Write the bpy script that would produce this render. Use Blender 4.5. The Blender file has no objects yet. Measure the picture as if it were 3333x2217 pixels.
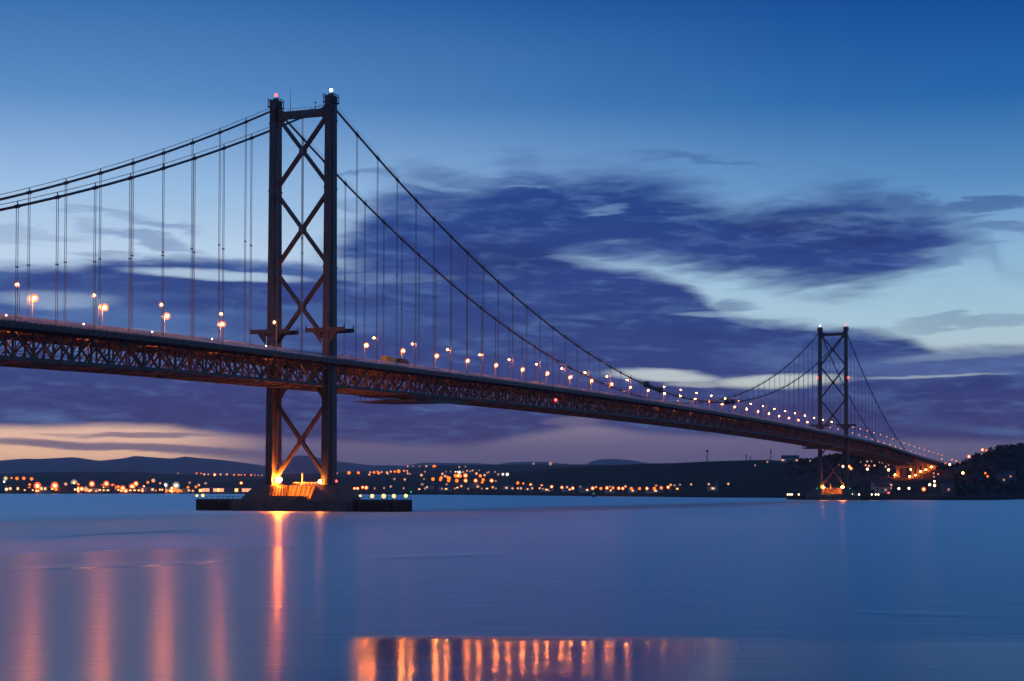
import bpy, math, random
import numpy as np
from mathutils import Vector, Matrix, noise as mnoise
random.seed(7)
C = bpy.context.scene.collection
rad = math.radians

# ------------------------------------------------------------------ camera
W0, H0 = 3333.0, 2217.0
CAM = (-589.056, -320.963, 8.156)
YAW, PITCH, ROLL, FPX, SH = 0.379428788, 0.0248057055, 0.00322558224, 5717.37751, 344.528122
def basis():
    f = np.array([math.cos(YAW)*math.cos(PITCH), math.sin(YAW)*math.cos(PITCH), math.sin(PITCH)])
    r = np.cross(f, [0, 0, 1]); r /= np.linalg.norm(r); u = np.cross(r, f)
    r2 = math.cos(ROLL)*r + math.sin(ROLL)*u
    u2 = -math.sin(ROLL)*r + math.cos(ROLL)*u
    return r2, u2, f
RR, UU, FF = basis()
cam_data = bpy.data.cameras.new('camera')
cam = bpy.data.objects.new('camera', cam_data); C.objects.link(cam)
cam.matrix_world = Matrix(((RR[0], UU[0], -FF[0], CAM[0]), (RR[1], UU[1], -FF[1], CAM[1]),
                           (RR[2], UU[2], -FF[2], CAM[2]), (0, 0, 0, 1)))
cam_data.sensor_width = 36; cam_data.lens = 36*FPX/W0; cam_data.shift_y = SH/W0
cam_data.clip_start = 1; cam_data.clip_end = 120000
bpy.context.scene.camera = cam
sc = bpy.context.scene
sc.view_settings.view_transform = 'Standard'; sc.view_settings.look = 'None'
sc.view_settings.exposure = 0; sc.view_settings.gamma = 1
sc.cycles.max_bounces = 5; sc.cycles.diffuse_bounces = 2; sc.cycles.glossy_bounces = 3
sc.cycles.volume_bounces = 0
sc.cycles.sample_clamp_indirect = 4.0; sc.cycles.sample_clamp_direct = 0
sc.cycles.caustics_reflective = False; sc.cycles.caustics_refractive = False
sc.cycles.use_denoising = True
sc.cycles.use_light_tree = True; sc.cycles.light_sampling_threshold = 0.

def ray(px, py):
    d = FF + RR*(px-W0/2)/FPX - UU*(py-H0/2-SH)/FPX
    return d
def on_plane(px, py, axis, val):
    d = ray(px, py); t = (val-CAM[axis])/d[axis]
    return np.array(CAM) + t*d
def azel(px, py):
    d = ray(px, py)
    az = math.degrees(YAW - math.atan2(d[1], d[0]))
    return az, math.degrees(math.atan2(d[2], math.hypot(d[0], d[1])))
def lin(c):
    return tuple((x/255/12.92 if x/255 <= .04045 else ((x/255+.055)/1.055)**2.4) for x in c)

# ------------------------------------------------------------------ node helper
class NT:
    def __init__(s, tree): s.t = tree; s.t.nodes.clear()
    def n(s, typ, **kw):
        nd = s.t.nodes.new(typ)
        for k, v in kw.items(): setattr(nd, k, v)
        return nd
    def link(s, a, b): s.t.links.new(a, b)
    def put(s, sock, v):
        if hasattr(v, 'links') or hasattr(v, 'is_output'): s.link(v, sock)
        else:
            if isinstance(v, (tuple, list)) and sock.type == 'RGBA' and len(v) == 3: v = (*v, 1)
            sock.default_value = v
    def m(s, op, a, b=None, c=None, clamp=False):
        nd = s.n('ShaderNodeMath', operation=op, use_clamp=clamp)
        s.put(nd.inputs[0], a)
        if b is not None: s.put(nd.inputs[1], b)
        if c is not None: s.put(nd.inputs[2], c)
        return nd.outputs[0]
    def ss(s, x, a, b, lo=0., hi=1.):
        nd = s.n('ShaderNodeMapRange', interpolation_type='SMOOTHSTEP')
        s.put(nd.inputs[0], x); s.put(nd.inputs[1], a); s.put(nd.inputs[2], b)
        s.put(nd.inputs[3], lo); s.put(nd.inputs[4], hi)
        return nd.outputs[0]
    def lmap(s, x, a, b, lo=0., hi=1.):
        nd = s.n('ShaderNodeMapRange')
        s.put(nd.inputs[0], x); s.put(nd.inputs[1], a); s.put(nd.inputs[2], b)
        s.put(nd.inputs[3], lo); s.put(nd.inputs[4], hi)
        return nd.outputs[0]
    def xyz(s, x, y, z=0.):
        nd = s.n('ShaderNodeCombineXYZ')
        for i, v in enumerate((x, y, z)): s.put(nd.inputs[i], v)
        return nd.outputs[0]
    def noise(s, vec, scale=1., detail=4., rough=.55, dist=0.):
        nd = s.n('ShaderNodeTexNoise')
        s.put(nd.inputs['Vector'], vec); s.put(nd.inputs['Scale'], scale); s.put(nd.inputs['Detail'], detail)
        s.put(nd.inputs['Roughness'], rough); s.put(nd.inputs['Distortion'], dist)
        return nd.outputs[0]
    def ramp(s, x, stops, interp='LINEAR'):
        nd = s.n('ShaderNodeValToRGB'); cr = nd.color_ramp; cr.interpolation = interp
        for i, (p, c) in enumerate(stops):
            e = cr.elements[i] if i < 2 else cr.elements.new(p)
            e.position = p; e.color = (*c, 1)
        s.put(nd.inputs[0], x)
        return nd.outputs[0]
    def mix(s, f, a, b, typ='MIX'):
        nd = s.n('ShaderNodeMix', data_type='RGBA', blend_type=typ)
        s.put(nd.inputs[0], f); s.put(nd.inputs[6], a); s.put(nd.inputs[7], b)
        return nd.outputs[2]
    def curve(s, x, pts):
        """piecewise curve through (x, y) both 0..1"""
        nd = s.n('ShaderNodeFloatCurve'); cu = nd.mapping.curves[0]
        pts = sorted(pts)
        cu.points[0].location = pts[0]; cu.points[1].location = pts[-1]
        for p in pts[1:-1]: cu.points.new(*p)
        for p in cu.points: p.handle_type = 'AUTO_CLAMPED'
        nd.mapping.update()
        s.put(nd.inputs[1], x)
        return nd.outputs[0]

# ------------------------------------------------------------------ sky (dusk, procedural)
world = bpy.data.worlds.new('World'); sc.world = world; world.use_nodes = True
world.cycles.sampling_method = 'MANUAL'; world.cycles.sample_map_resolution = 512
w = NT(world.node_tree)
tc = w.n('ShaderNodeTexCoord')
sx = w.n('ShaderNodeSeparateXYZ'); w.link(tc.outputs['Generated'], sx.inputs[0])
dx, dy, dz = sx.outputs
cy_, sy_ = math.cos(YAW), math.sin(YAW)
fwd = w.m('ADD', w.m('MULTIPLY', dx, cy_), w.m('MULTIPLY', dy, sy_))
rgt = w.m('ADD', w.m('MULTIPLY', dx, sy_), w.m('MULTIPLY', dy, -cy_))
U = w.m('MULTIPLY', w.m('ARCTAN2', rgt, fwd), 57.29578)          # azimuth, degrees
V = w.m('MULTIPLY', w.m('ARCSINE', dz), 57.29578)                # elevation, degrees
K = 1.4135
def up(x): return (azel(x*K, 600*K)[0]+18)/36.                    # overview px -> 0..1
def vp(x, y): return azel(x*K, y*K)[1]
u01 = w.m('DIVIDE', w.m('ADD', U, 18.), 36., clamp=True)
def crv(pts):   # list of overview-pixel outline points -> elevation as a function of azimuth
    q = [((azel(x*K, y*K)[0]+18)/36., azel(x*K, y*K)[1]/20.) for x, y in pts]
    return w.m('MULTIPLY', w.curve(u01, q), 20.)
# clear sky: elevation 0..90 with a square-root scale for detail low down
vn = w.m('POWER', w.m('DIVIDE', w.m('MAXIMUM', V, 0.), 90.), .5)
def st(deg): return (deg/90.)**.5
left = w.ramp(vn, [(st(0), lin((290, 206, 158))), (st(1.1), lin((306, 238, 184))), (st(2.1), lin((258, 212, 186))),
      (st(3.6), lin((190, 195, 215))), (st(5.8), lin((200, 224, 244))), (st(7.6), lin((194, 218, 243))), (st(9.7), lin((156, 194, 233))),
      (st(12.4), lin((92, 143, 201))), (st(16), lin((42, 102, 170))), (st(24), lin((58, 124, 184))), (st(45), lin((28, 80, 140))), (1, lin((14, 48, 100)))])
right = w.ramp(vn, [(st(0), lin((106, 92, 130))), (st(1.2), lin((104, 100, 142))), (st(2.2), lin((120, 128, 166))),
      (st(3.4), lin((205, 214, 208))), (st(5.4), lin((176, 210, 226))), (st(7.5), lin((146, 190, 222))), (st(9.7), lin((92, 145, 198))),
      (st(12.4), lin((36, 104, 172))), (st(16), lin((0, 70, 146))), (st(24), lin((36, 112, 170))), (st(45), lin((18, 72, 134))), (1, lin((10, 42, 96)))])
tilt = w.m('ADD', u01, w.m('MULTIPLY', w.m('SUBTRACT', w.noise(w.xyz(w.m('MULTIPLY', U, .06), w.m('MULTIPLY', V, .3)), 1., 2.), .5), .15))
clear = w.mix(w.ss(tilt, .08, .93), left, right)
# the after-sunset glow ends behind the near tower
glow = w.m('MULTIPLY', w.ss(U, -12., -7.), w.ss(V, 3.2, 1.2))
clear = w.mix(glow, clear, w.ramp(w.m('DIVIDE', V, 4., clamp=True), [(0, lin((134, 112, 136))), (.4, lin((120, 108, 142))), (1, lin((96, 98, 156)))]))
# wisps
sv = w.xyz(w.m('MULTIPLY', U, .30), w.m('MULTIPLY', V, 1.5))
n1 = w.noise(sv, 1., 5., .55, .4)
n2 = w.noise(w.xyz(w.m('MULTIPLY', U, .9), w.m('ADD', w.m('MULTIPLY', V, 4.6), w.m('MULTIPLY', U, .25))), 1., 5., .6, .3)
nn = w.m('ADD', w.m('MULTIPLY', w.m('SUBTRACT', n1, .5), 1.0), w.m('MULTIPLY', w.m('SUBTRACT', n2, .5), .26))  # about -.4...4
Vd = w.m('ADD', V, w.m('MULTIPLY', nn, 1.3))
def band(top, bot, st_=.45, sb=.45, Vx=None):
    Vx = Vx or Vd
    a = w.ss(w.m('SUBTRACT', top, Vx), -st_*.5, st_*.8)
    b = w.ss(w.m('SUBTRACT', Vx, bot), -sb*.5, sb*.8)
    return w.m('MULTIPLY', a, b)
def ell(x, y, rx, ry, ang=0., soft=.6, Vx=None):
    a0, e0 = azel(x*K, y*K); rx *= K*.01002; ry *= K*.01002
    ca, sa = math.cos(rad(ang)), math.sin(rad(ang))
    p = w.m('SUBTRACT', U, a0); q = w.m('SUBTRACT', Vx or Vd, e0)
    a = w.m('DIVIDE', w.m('ADD', w.m('MULTIPLY', p, ca), w.m('MULTIPLY', q, sa)), rx)
    b = w.m('DIVIDE', w.m('ADD', w.m('MULTIPLY', p, -sa), w.m('MULTIPLY', q, ca)), ry)
    r2 = w.m('ADD', w.m('MULTIPLY', a, a), w.m('MULTIPLY', b, b))
    return w.ss(r2, 1.+soft*1.7, 1.-soft)
# upper cloud
top1 = crv([(-60, 640), (640, 640), (730, 580), (810, 500), (890, 428), (1000, 398), (1100, 402), (1200, 380), (1330, 385), (1450, 392), (1600, 432), (1720, 462), (1840, 452), (1950, 436), (2060, 458), (2180, 490), (2280, 560), (2330, 640), (2420, 640)])
bot1 = crv([(-60, 640), (700, 600), (900, 660), (1200, 660), (1330, 606), (1480, 612), (1600, 638), (1740, 655), (1860, 672), (1960, 676), (2050, 656), (2150, 606), (2250, 580), (2330, 640), (2420, 640)])
n3 = w.noise(w.xyz(w.m('MULTIPLY', U, .42), w.m('ADD', w.m('MULTIPLY', V, 3.2), w.m('MULTIPLY', U, -.35))), 1., 3., .5, .3)
Ve = w.m('ADD', Vd, w.m('MULTIPLY', w.m('SUBTRACT', n3, .5), .9))
c1 = band(top1, bot1, 1.35, .95, Ve)
hole = w.m('MULTIPLY', ell(1395, 482, 40, 7, 0, .99, w.m('ADD', V, w.m('MULTIPLY', nn, 1.1))), .45)
for a in ((1210, 435, 50, 6, 0, .95), (1000, 432, 80, 9, -10, .95)):
    hole = w.m('MAXIMUM', hole, w.m('MULTIPLY', ell(*a), .45))
# low bank
top2 = crv([(-60, 612), (150, 612), (270, 592), (420, 590), (600, 596), (760, 612), (850, 600), (900, 570), (960, 545), (1200, 560), (1330, 600), (1450, 618), (1540, 640), (1600, 668), (1650, 700), (1700, 724)] +
            [(1770, 738), (1880, 745), (2000, 752), (2090, 770), (2180, 806), (2260, 800), (2420, 790)])
bot2 = crv([(-60, 985), (300, 985), (600, 1012), (850, 1024), (1050, 1030), (1240, 1000), (1360, 985), (1500, 1000), (1750, 1010), (2000, 1015), (2200, 1020), (2420, 1020)])
c2 = band(top2, bot2, .42, .3, w.m('ADD', V, w.m('MULTIPLY', nn, w.ss(V, 1.2, 3.5, .22, .75))))
Vs = w.m('ADD', V, w.m('MULTIPLY', nn, .35))
gap = w.m('MULTIPLY', ell(1530, 866, 110, 12, -4, .75, Vs), 1.)
for a, k_ in (((1790, 878, 130, 13, 1, .75, Vs), 1.), ((1600, 886, 60, 5, 0, .7, Vs), .6), ((2150, 865, 130, 3, 2, .9, Vs), .5), ((1090, 578, 190, 9, -3, .9, Vs), .4), ((900, 640, 120, 8, 0, .9, Vs), .25), ((1480, 592, 120, 7, -4, .9, Vs), .5),
              ((1640, 722, 70, 5, 0, .98, Vs), .4), ((500, 634, 170, 10, -2, .7, Vs), .8), ((300, 770, 90, 8, 0, .8, Vs), .35),
              ((860, 592, 110, 9, -4, .7, Vs), .55), ((120, 690, 110, 14, 0, .9, Vs), .35), ((2280, 775, 120, 14, 3, .8, Vs), .7),
              ((1320, 970, 60, 9, 2, .8, Vs), .35), ((2240, 818, 150, 8, 3, .8, Vs), .25)):
    gap = w.m('MAXIMUM', gap, w.m('MULTIPLY', ell(*a), k_))
# broken pieces
bits = w.m('MULTIPLY', ell(1650, 706, 75, 9, 0, .98, w.m('ADD', V, w.m('MULTIPLY', nn, .9))), .6)
for a, k_ in (((1600, 370, 130, 6, -4, .8), .35), ((1560, 358, 90, 4, -3, .8), .25), ((2200, 482, 220, 13, 3, .8), .6), ((2280, 520, 120, 14, -6, .8), .5), ((1080, 660, 330, 90, 0, .6), .95), ((2090, 480, 70, 26, 0, .7), .7),
              ((370, 515, 70, 10, -8, .8), .45), ((330, 548, 120, 13, -10, .8), .5), ((270, 590, 90, 9, 0, .8), .4), ((850, 398, 90, 7, 0, .8), .4), ((240, 492, 90, 7, 0, .8), .3), ((60, 540, 130, 14, 0, .8), .25), ((2250, 740, 170, 10, 3, .8), .35), ((2120, 600, 110, 16, 8, .8), .55), ((2200, 575, 90, 10, 5, .8), .5), ((870, 520, 80, 30, 0, .8), .45), ((830, 470, 60, 14, 0, .8), .35)):
    bits = w.m('MAXIMUM', bits, w.m('MULTIPLY', ell(*a), k_))
den = w.m('MULTIPLY', c1, w.m('SUBTRACT', 1., hole))
den = w.m('MAXIMUM', den, w.m('MULTIPLY', c2, w.m('SUBTRACT', 1., gap)))
den = w.m('MAXIMUM', den, w.m('MULTIPLY', bits, .95))
# streaks across the glow, low on the left
lowst = w.m('MULTIPLY', ell(330, 1003, 130, 5, 1, .8, Vs), .75)
for a, k_ in (((300, 1030, 360, 9, -2, .7, Vs), .85), ((60, 1018, 150, 6, 0, .8, Vs), .6), ((560, 1046, 190, 8, -3, .8, Vs), .6), ((150, 1000, 60, 3, 0, .8, Vs), .4)):
    lowst = w.m('MAXIMUM', lowst, w.m('MULTIPLY', ell(*a), k_))
# drifting cloud elsewhere in the sky (outside the picture)
away = w.ss(w.m('ABSOLUTE', U), 17.5, 24.)
other = w.m('MULTIPLY', w.m('MULTIPLY', w.ss(n1, .48, .62), away), w.ss(V, 40., 12.))
den = w.m('MAXIMUM', den, w.m('MULTIPLY', other, .8))
ccol = w.ramp(w.m('DIVIDE', V, 12., clamp=True), [(0, lin((80, 64, 104))), (.10, lin((74, 63, 112))), (.2, lin((62, 62, 117))), (.33, lin((55, 69, 130))),
      (.45, lin((47, 68, 131))), (.6, lin((44, 68, 136))), (.75, lin((34, 66, 134))), (1, lin((30, 76, 150)))])
thin = w.m('MULTIPLY', w.m('MULTIPLY', w.ss(w.noise(w.xyz(w.m('MULTIPLY', U, .12), w.m('MULTIPLY', V, .7)), 1., 3., .5), .35, .62), w.ss(U, 0., -10.)), w.ss(V, 3.2, 5.2))
ccol = w.mix(w.m('MULTIPLY', thin, .55), ccol, lin((92, 132, 190)))
n5 = w.noise(w.xyz(w.m('MULTIPLY', U, .16), w.m('MULTIPLY', V, .75)), 1., 3., .5, .5)
ccol = w.mix(w.m('MULTIPLY', w.ss(n5, .46, .30), .45), ccol, lin((34, 48, 104)))
ccol = w.mix(w.m('MULTIPLY', w.ss(n5, .54, .72), .35), ccol, lin((96, 122, 176)))
ccol = w.mix(w.m('MULTIPLY', ell(2250, 832, 280, 28, 3, .7, Vs), .6), ccol, lin((92, 114, 170)))
ccol = w.mix(w.m('MULTIPLY', w.ss(w.m('ADD', w.m('MULTIPLY', n2, .5), w.m('MULTIPLY', n1, .5)), .46, .72), .34), ccol, lin((120, 158, 214)))
col = w.mix(den, clear, ccol)
col = w.mix(lowst, col, lin((112, 98, 130)))
col = w.mix(w.ss(V, 0., -2.), col, lin((60, 62, 100)))
# a touch of the physical sky for the same low sun (already below the horizon)
sky = w.n('ShaderNodeTexSky', sky_type='NISHITA', sun_disc=False)
sky.sun_elevation = rad(-3.0); sky.sun_rotation = rad(300)
bg1 = w.n('ShaderNodeBackground'); w.link(col, bg1.inputs[0]); bg1.inputs[1].default_value = 1.0
bg2 = w.n('ShaderNodeBackground'); w.link(sky.outputs[0], bg2.inputs[0]); bg2.inputs[1].default_value = .05
add = w.n('ShaderNodeAddShader'); w.link(bg1.outputs[0], add.inputs[0]); w.link(bg2.outputs[0], add.inputs[1])
wo = w.n('ShaderNodeOutputWorld'); w.link(add.outputs[0], wo.inputs[0])

# ------------------------------------------------------------------ materials
def mat(name, col, rough=.6, metal=0., var=.25, scale=.4, spec=.5, stretch=(1, 1, 1), bump=0.):
    m = bpy.data.materials.new(name); m.use_nodes = True; t = NT(m.node_tree)
    p = t.n('ShaderNodeBsdfPrincipled'); o = t.n('ShaderNodeOutputMaterial'); t.link(p.outputs[0], o.inputs[0])
    tcn = t.n('ShaderNodeTexCoord'); mp = t.n('ShaderNodeMapping'); t.link(tcn.outputs['Object'], mp.inputs[0])
    mp.inputs['Scale'].default_value = stretch
    nz = t.noise(mp.outputs[0], scale, 6., .6)
    lo = tuple(c*(1-var) for c in col); hi = tuple(min(1, c*(1+var)) for c in col)
    c_ = t.ramp(nz, [(.3, lo), (.7, hi)])
    t.link(c_, p.inputs['Base Color'])
    p.inputs['Metallic'].default_value = metal; p.inputs['Specular IOR Level'].default_value = spec
    t.link(t.lmap(nz, .3, .7, rough*.85, min(1, rough*1.15)), p.inputs['Roughness'])
    if bump:
        b = t.n('ShaderNodeBump'); b.inputs['Strength'].default_value = bump; b.inputs['Distance'].default_value = .5
        t.link(nz, b.inputs['Height']); t.link(b.outputs[0], p.inputs['Normal'])
    return m
def shell_mat(name, col, strength, f):  # see-through glowing shell that imitates the bloom round a lamp
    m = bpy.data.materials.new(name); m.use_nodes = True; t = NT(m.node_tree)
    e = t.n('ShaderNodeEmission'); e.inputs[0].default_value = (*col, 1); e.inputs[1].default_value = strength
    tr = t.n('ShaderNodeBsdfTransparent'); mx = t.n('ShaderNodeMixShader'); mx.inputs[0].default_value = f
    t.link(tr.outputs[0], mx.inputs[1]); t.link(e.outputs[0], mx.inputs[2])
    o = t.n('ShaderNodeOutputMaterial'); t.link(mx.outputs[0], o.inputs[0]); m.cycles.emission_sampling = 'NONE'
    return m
def glow_mat(name, col, strength):
    m = bpy.data.materials.new(name); m.use_nodes = True; t = NT(m.node_tree)
    e = t.n('ShaderNodeEmission'); e.inputs[0].default_value = (*col, 1); e.inputs[1].default_value = strength
    o = t.n('ShaderNodeOutputMaterial'); t.link(e.outputs[0], o.inputs[0])
    m.cycles.emission_sampling = 'FRONT'
    return m
M = {}
M['steel'] = mat('bridge_paint', (.06, .058, .06), .5, .0, .5, .35, .3, (1, 1, .3))
M['truss'] = mat('truss_paint', (.14, .12, .10), .65, 0, .35, .3, .3)
M['cable'] = mat('cable_wrap', (.05, .05, .055), .6, 0, .2, .5)
M['rope'] = mat('rope_steel', (.14, .15, .17), .5, .3, .2, .5)
M['rail'] = mat('rail_galvanised', (.5, .5, .5), .45, .2, .2, .6)
M['asphalt'] = mat('asphalt', (.05, .05, .05), .85, 0, .3, .8)
M['concrete'] = mat('pier_concrete', (.13, .115, .105), .85, 0, .35, .25, .3, (1, 1, .35), .3)
M['timber'] = mat('fender_timber', (.07, .055, .05), .8, 0, .5, .6, .3, (1, 1, .15), .4)
M['sodium'] = glow_mat('sodium_glow', (1., .215, .028), 2700.)
M['halo_shell'] = shell_mat('lamp_halo', (1., .21, .035), 3.8, .3)
M['halo_shell_small'] = shell_mat('lamp_halo_small', (1., .3, .1), 2.0, .25)
M['halo_o'] = shell_mat('amber_halo', (1., .12, .01), 3.0, .3)
M['halo_w'] = shell_mat('white_halo', (.9, .8, .6), .9, .25)
M['amber'] = glow_mat('amber_glow', (1., .15, .01), 2.6)
M['peach'] = glow_mat('peach_glow', (1., .38, .2), 1.2)
M['dimpeach'] = glow_mat('dim_peach_glow', (.85, .42, .3), .55)
M['bigsodium'] = glow_mat('big_sodium_glow', (1., .45, .14), 16.)
M['white'] = glow_mat('white_glow', (1., .82, .5), 9.)
M['cool'] = glow_mat('cool_white_glow', (.8, .9, 1.), 14.)
M['yellow'] = glow_mat('yellow_glow', (1., .62, .14), 3.2)
M['red'] = glow_mat('red_glow', (1., .05, .04), 8.)
M['green'] = glow_mat('green_glow', (.08, .6, .3), .8)
for k_ in ('amber', 'peach', 'dimpeach', 'red', 'green'): M[k_].cycles.emission_sampling = 'NONE'
M['trussfill'] = glow_mat('truss_fill_glow', (1., .19, .02), 1050.)
M['flood'] = glow_mat('flood_glow', (1., .16, .012), 1300.)
M['floodfar'] = glow_mat('far_flood_glow', (1., .17, .015), 520.)
M['window'] = glow_mat('lit_window', (1., .45, .14), 2.4)
M['windowshed'] = glow_mat('lit_shed_window', (1., .38, .2), 1.5)
M['windowcool'] = glow_mat('lit_window_cool', (1., .75, .6), 3.)
M['van'] = mat('yellow_paint', (.75, .42, .02), .35, 0, .05)
M['dark'] = mat('dark_metal', (.03, .03, .035), .5)
M['tyre'] = mat('rubber', (.02, .02, .02), .8)
M['wall'] = mat('house_render', (.42, .40, .38), .8, 0, .15)
M['walldark'] = mat('dark_house_stone', (.10, .11, .13), .85, 0, .2)
M['wallred'] = mat('house_stone', (.22, .15, .12), .85, 0, .25)
M['slate'] = mat('slate_roof', (.07, .075, .09), .7, 0, .3)

# ------------------------------------------------------------------ mesh builder
class MB:
    def __init__(s): s.v = []; s.f = []; s.mi = []; s.cur = 0
    def quadbox(s, c8):
        b = len(s.v); s.v += [tuple(map(float, c)) for c in c8]
        for f in ((0, 3, 2, 1), (4, 5, 6, 7), (0, 1, 5, 4), (1, 2, 6, 5), (2, 3, 7, 6), (3, 0, 4, 7)):
            s.f.append(tuple(b+i for i in f)); s.mi.append(s.cur)
    def box(s, x0, x1, y0, y1, z0, z1):
        s.quadbox([(x0, y0, z0), (x1, y0, z0), (x1, y1, z0), (x0, y1, z0), (x0, y0, z1), (x1, y0, z1), (x1, y1, z1), (x0, y1, z1)])
    def taper(s, x, y, z0, z1, hx0, hy0, hx1, hy1, cx1=None, cy1=None):
        cx1 = x if cx1 is None else cx1; cy1 = y if cy1 is None else cy1
        s.quadbox([(x-hx0, y-hy0, z0), (x+hx0, y-hy0, z0), (x+hx0, y+hy0, z0), (x-hx0, y+hy0, z0),
                   (cx1-hx1, cy1-hy1, z1), (cx1+hx1, cy1-hy1, z1), (cx1+hx1, cy1+hy1, z1), (cx1-hx1, cy1+hy1, z1)])
    def bar(s, a, b, wy, wz, up=(0, 0, 1)):
        a = Vector(a); b = Vector(b); d = (b-a).normalized(); upv = Vector(up)
        if abs(d.dot(upv)) > .98: upv = Vector((1, 0, 0))
        r = d.cross(upv).normalized(); u = r.cross(d)
        c = []
        for p in (a, b):
            c.append([p-r*wy/2-u*wz/2, p+r*wy/2-u*wz/2, p+r*wy/2+u*wz/2, p-r*wy/2+u*wz/2])
        s.quadbox(c[0]+c[1])
    def tube(s, pts, r, n=6, caps=True):
        b0 = len(s.v); k = len(pts)
        for i, p in enumerate(pts):
            p = Vector(p); q0 = Vector(pts[max(0, i-1)]); q1 = Vector(pts[min(k-1, i+1)]); d = (q1-q0).normalized()
            up = Vector((0, 0, 1)) if abs(d.z) < .95 else Vector((1, 0, 0))
            a = d.cross(up).normalized(); c = a.cross(d)
            rr = r[i] if isinstance(r, (list, tuple)) else r
            for j in range(n):
                t = 2*math.pi*j/n; s.v.append(tuple(p+a*rr*math.cos(t)+c*rr*math.sin(t)))
        for i in range(k-1):
            for j in range(n):
                s.f.append((b0+i*n+j, b0+i*n+(j+1) % n, b0+(i+1)*n+(j+1) % n, b0+(i+1)*n+j)); s.mi.append(s.cur)
        if caps:
            s.f.append(tuple(b0+j for j in range(n))[::-1]); s.mi.append(s.cur)
            s.f.append(tuple(b0+(k-1)*n+j for j in range(n))); s.mi.append(s.cur)
    def ball(s, c, r, n=8, m=5, sz=1.):
        b0 = len(s.v); c = Vector(c)
        s.v.append(tuple(c+Vector((0, 0, r*sz))))
        for i in range(1, m):
            for j in range(n):
                t = math.pi*i/m; q = 2*math.pi*j/n
                s.v.append(tuple(c+Vector((r*math.sin(t)*math.cos(q), r*math.sin(t)*math.sin(q), r*sz*math.cos(t)))))
        s.v.append(tuple(c-Vector((0, 0, r*sz)))); last = len(s.v)-1
        for j in range(n):
            s.f.append((b0, b0+1+j, b0+1+(j+1) % n)); s.mi.append(s.cur)
            for i in range(m-2):
                a = b0+1+i*n
                s.f.append((a+j, a+n+j, a+n+(j+1) % n, a+(j+1) % n)); s.mi.append(s.cur)
            a = b0+1+(m-2)*n
            s.f.append((last, a+(j+1) % n, a+j)); s.mi.append(s.cur)
    def prism(s, poly, y0, y1, axis='y'):
        b = len(s.v); n = len(poly)
        for yy in (y0, y1):
            for p in poly: s.v.append((p[0], yy, p[1]) if axis == 'y' else (yy, p[0], p[1]))
        s.f.append(tuple(b+i for i in range(n))); s.f.append(tuple(b+n+i for i in range(n))[::-1]); s.mi += [s.cur]*2
        for i in range(n):
            s.f.append((b+i, b+n+i, b+n+(i+1) % n, b+(i+1) % n)); s.mi.append(s.cur)
    def build(s, name, mats, parent=None, loc=None, smooth=False):
        me = bpy.data.meshes.new(name); off = loc or (0, 0, 0)
        vv = [(a-off[0], b-off[1], c-off[2]) for a, b, c in s.v] if loc else s.v
        me.from_pydata(vv, [], s.f); me.update()
        mats = mats if isinstance(mats, (list, tuple)) else [mats]
        for m_ in mats: me.materials.append(M[m_])
        if len(mats) > 1: me.polygons.foreach_set('material_index', s.mi)
        if smooth: me.polygons.foreach_set('use_smooth', [True]*len(me.polygons))
        import bmesh
        bm = bmesh.new(); bm.from_mesh(me); bmesh.ops.recalc_face_normals(bm, faces=bm.faces); bm.to_mesh(me); bm.free()
        o = bpy.data.objects.new(name, me); C.objects.link(o)
        if loc: o.location = loc
        if parent is not None:
            o.parent = parent
        return o
def empty(name, loc=(0, 0, 0)):
    o = bpy.data.objects.new(name, None); C.objects.link(o); o.location = loc; o.empty_display_size = 1; return o
def tag(o, label=None, cat=None, group=None, kind=None):
    if label: o['label'] = label
    if cat: o['category'] = cat
    if group: o['group'] = group
    if kind: o['kind'] = kind
    return o

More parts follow.
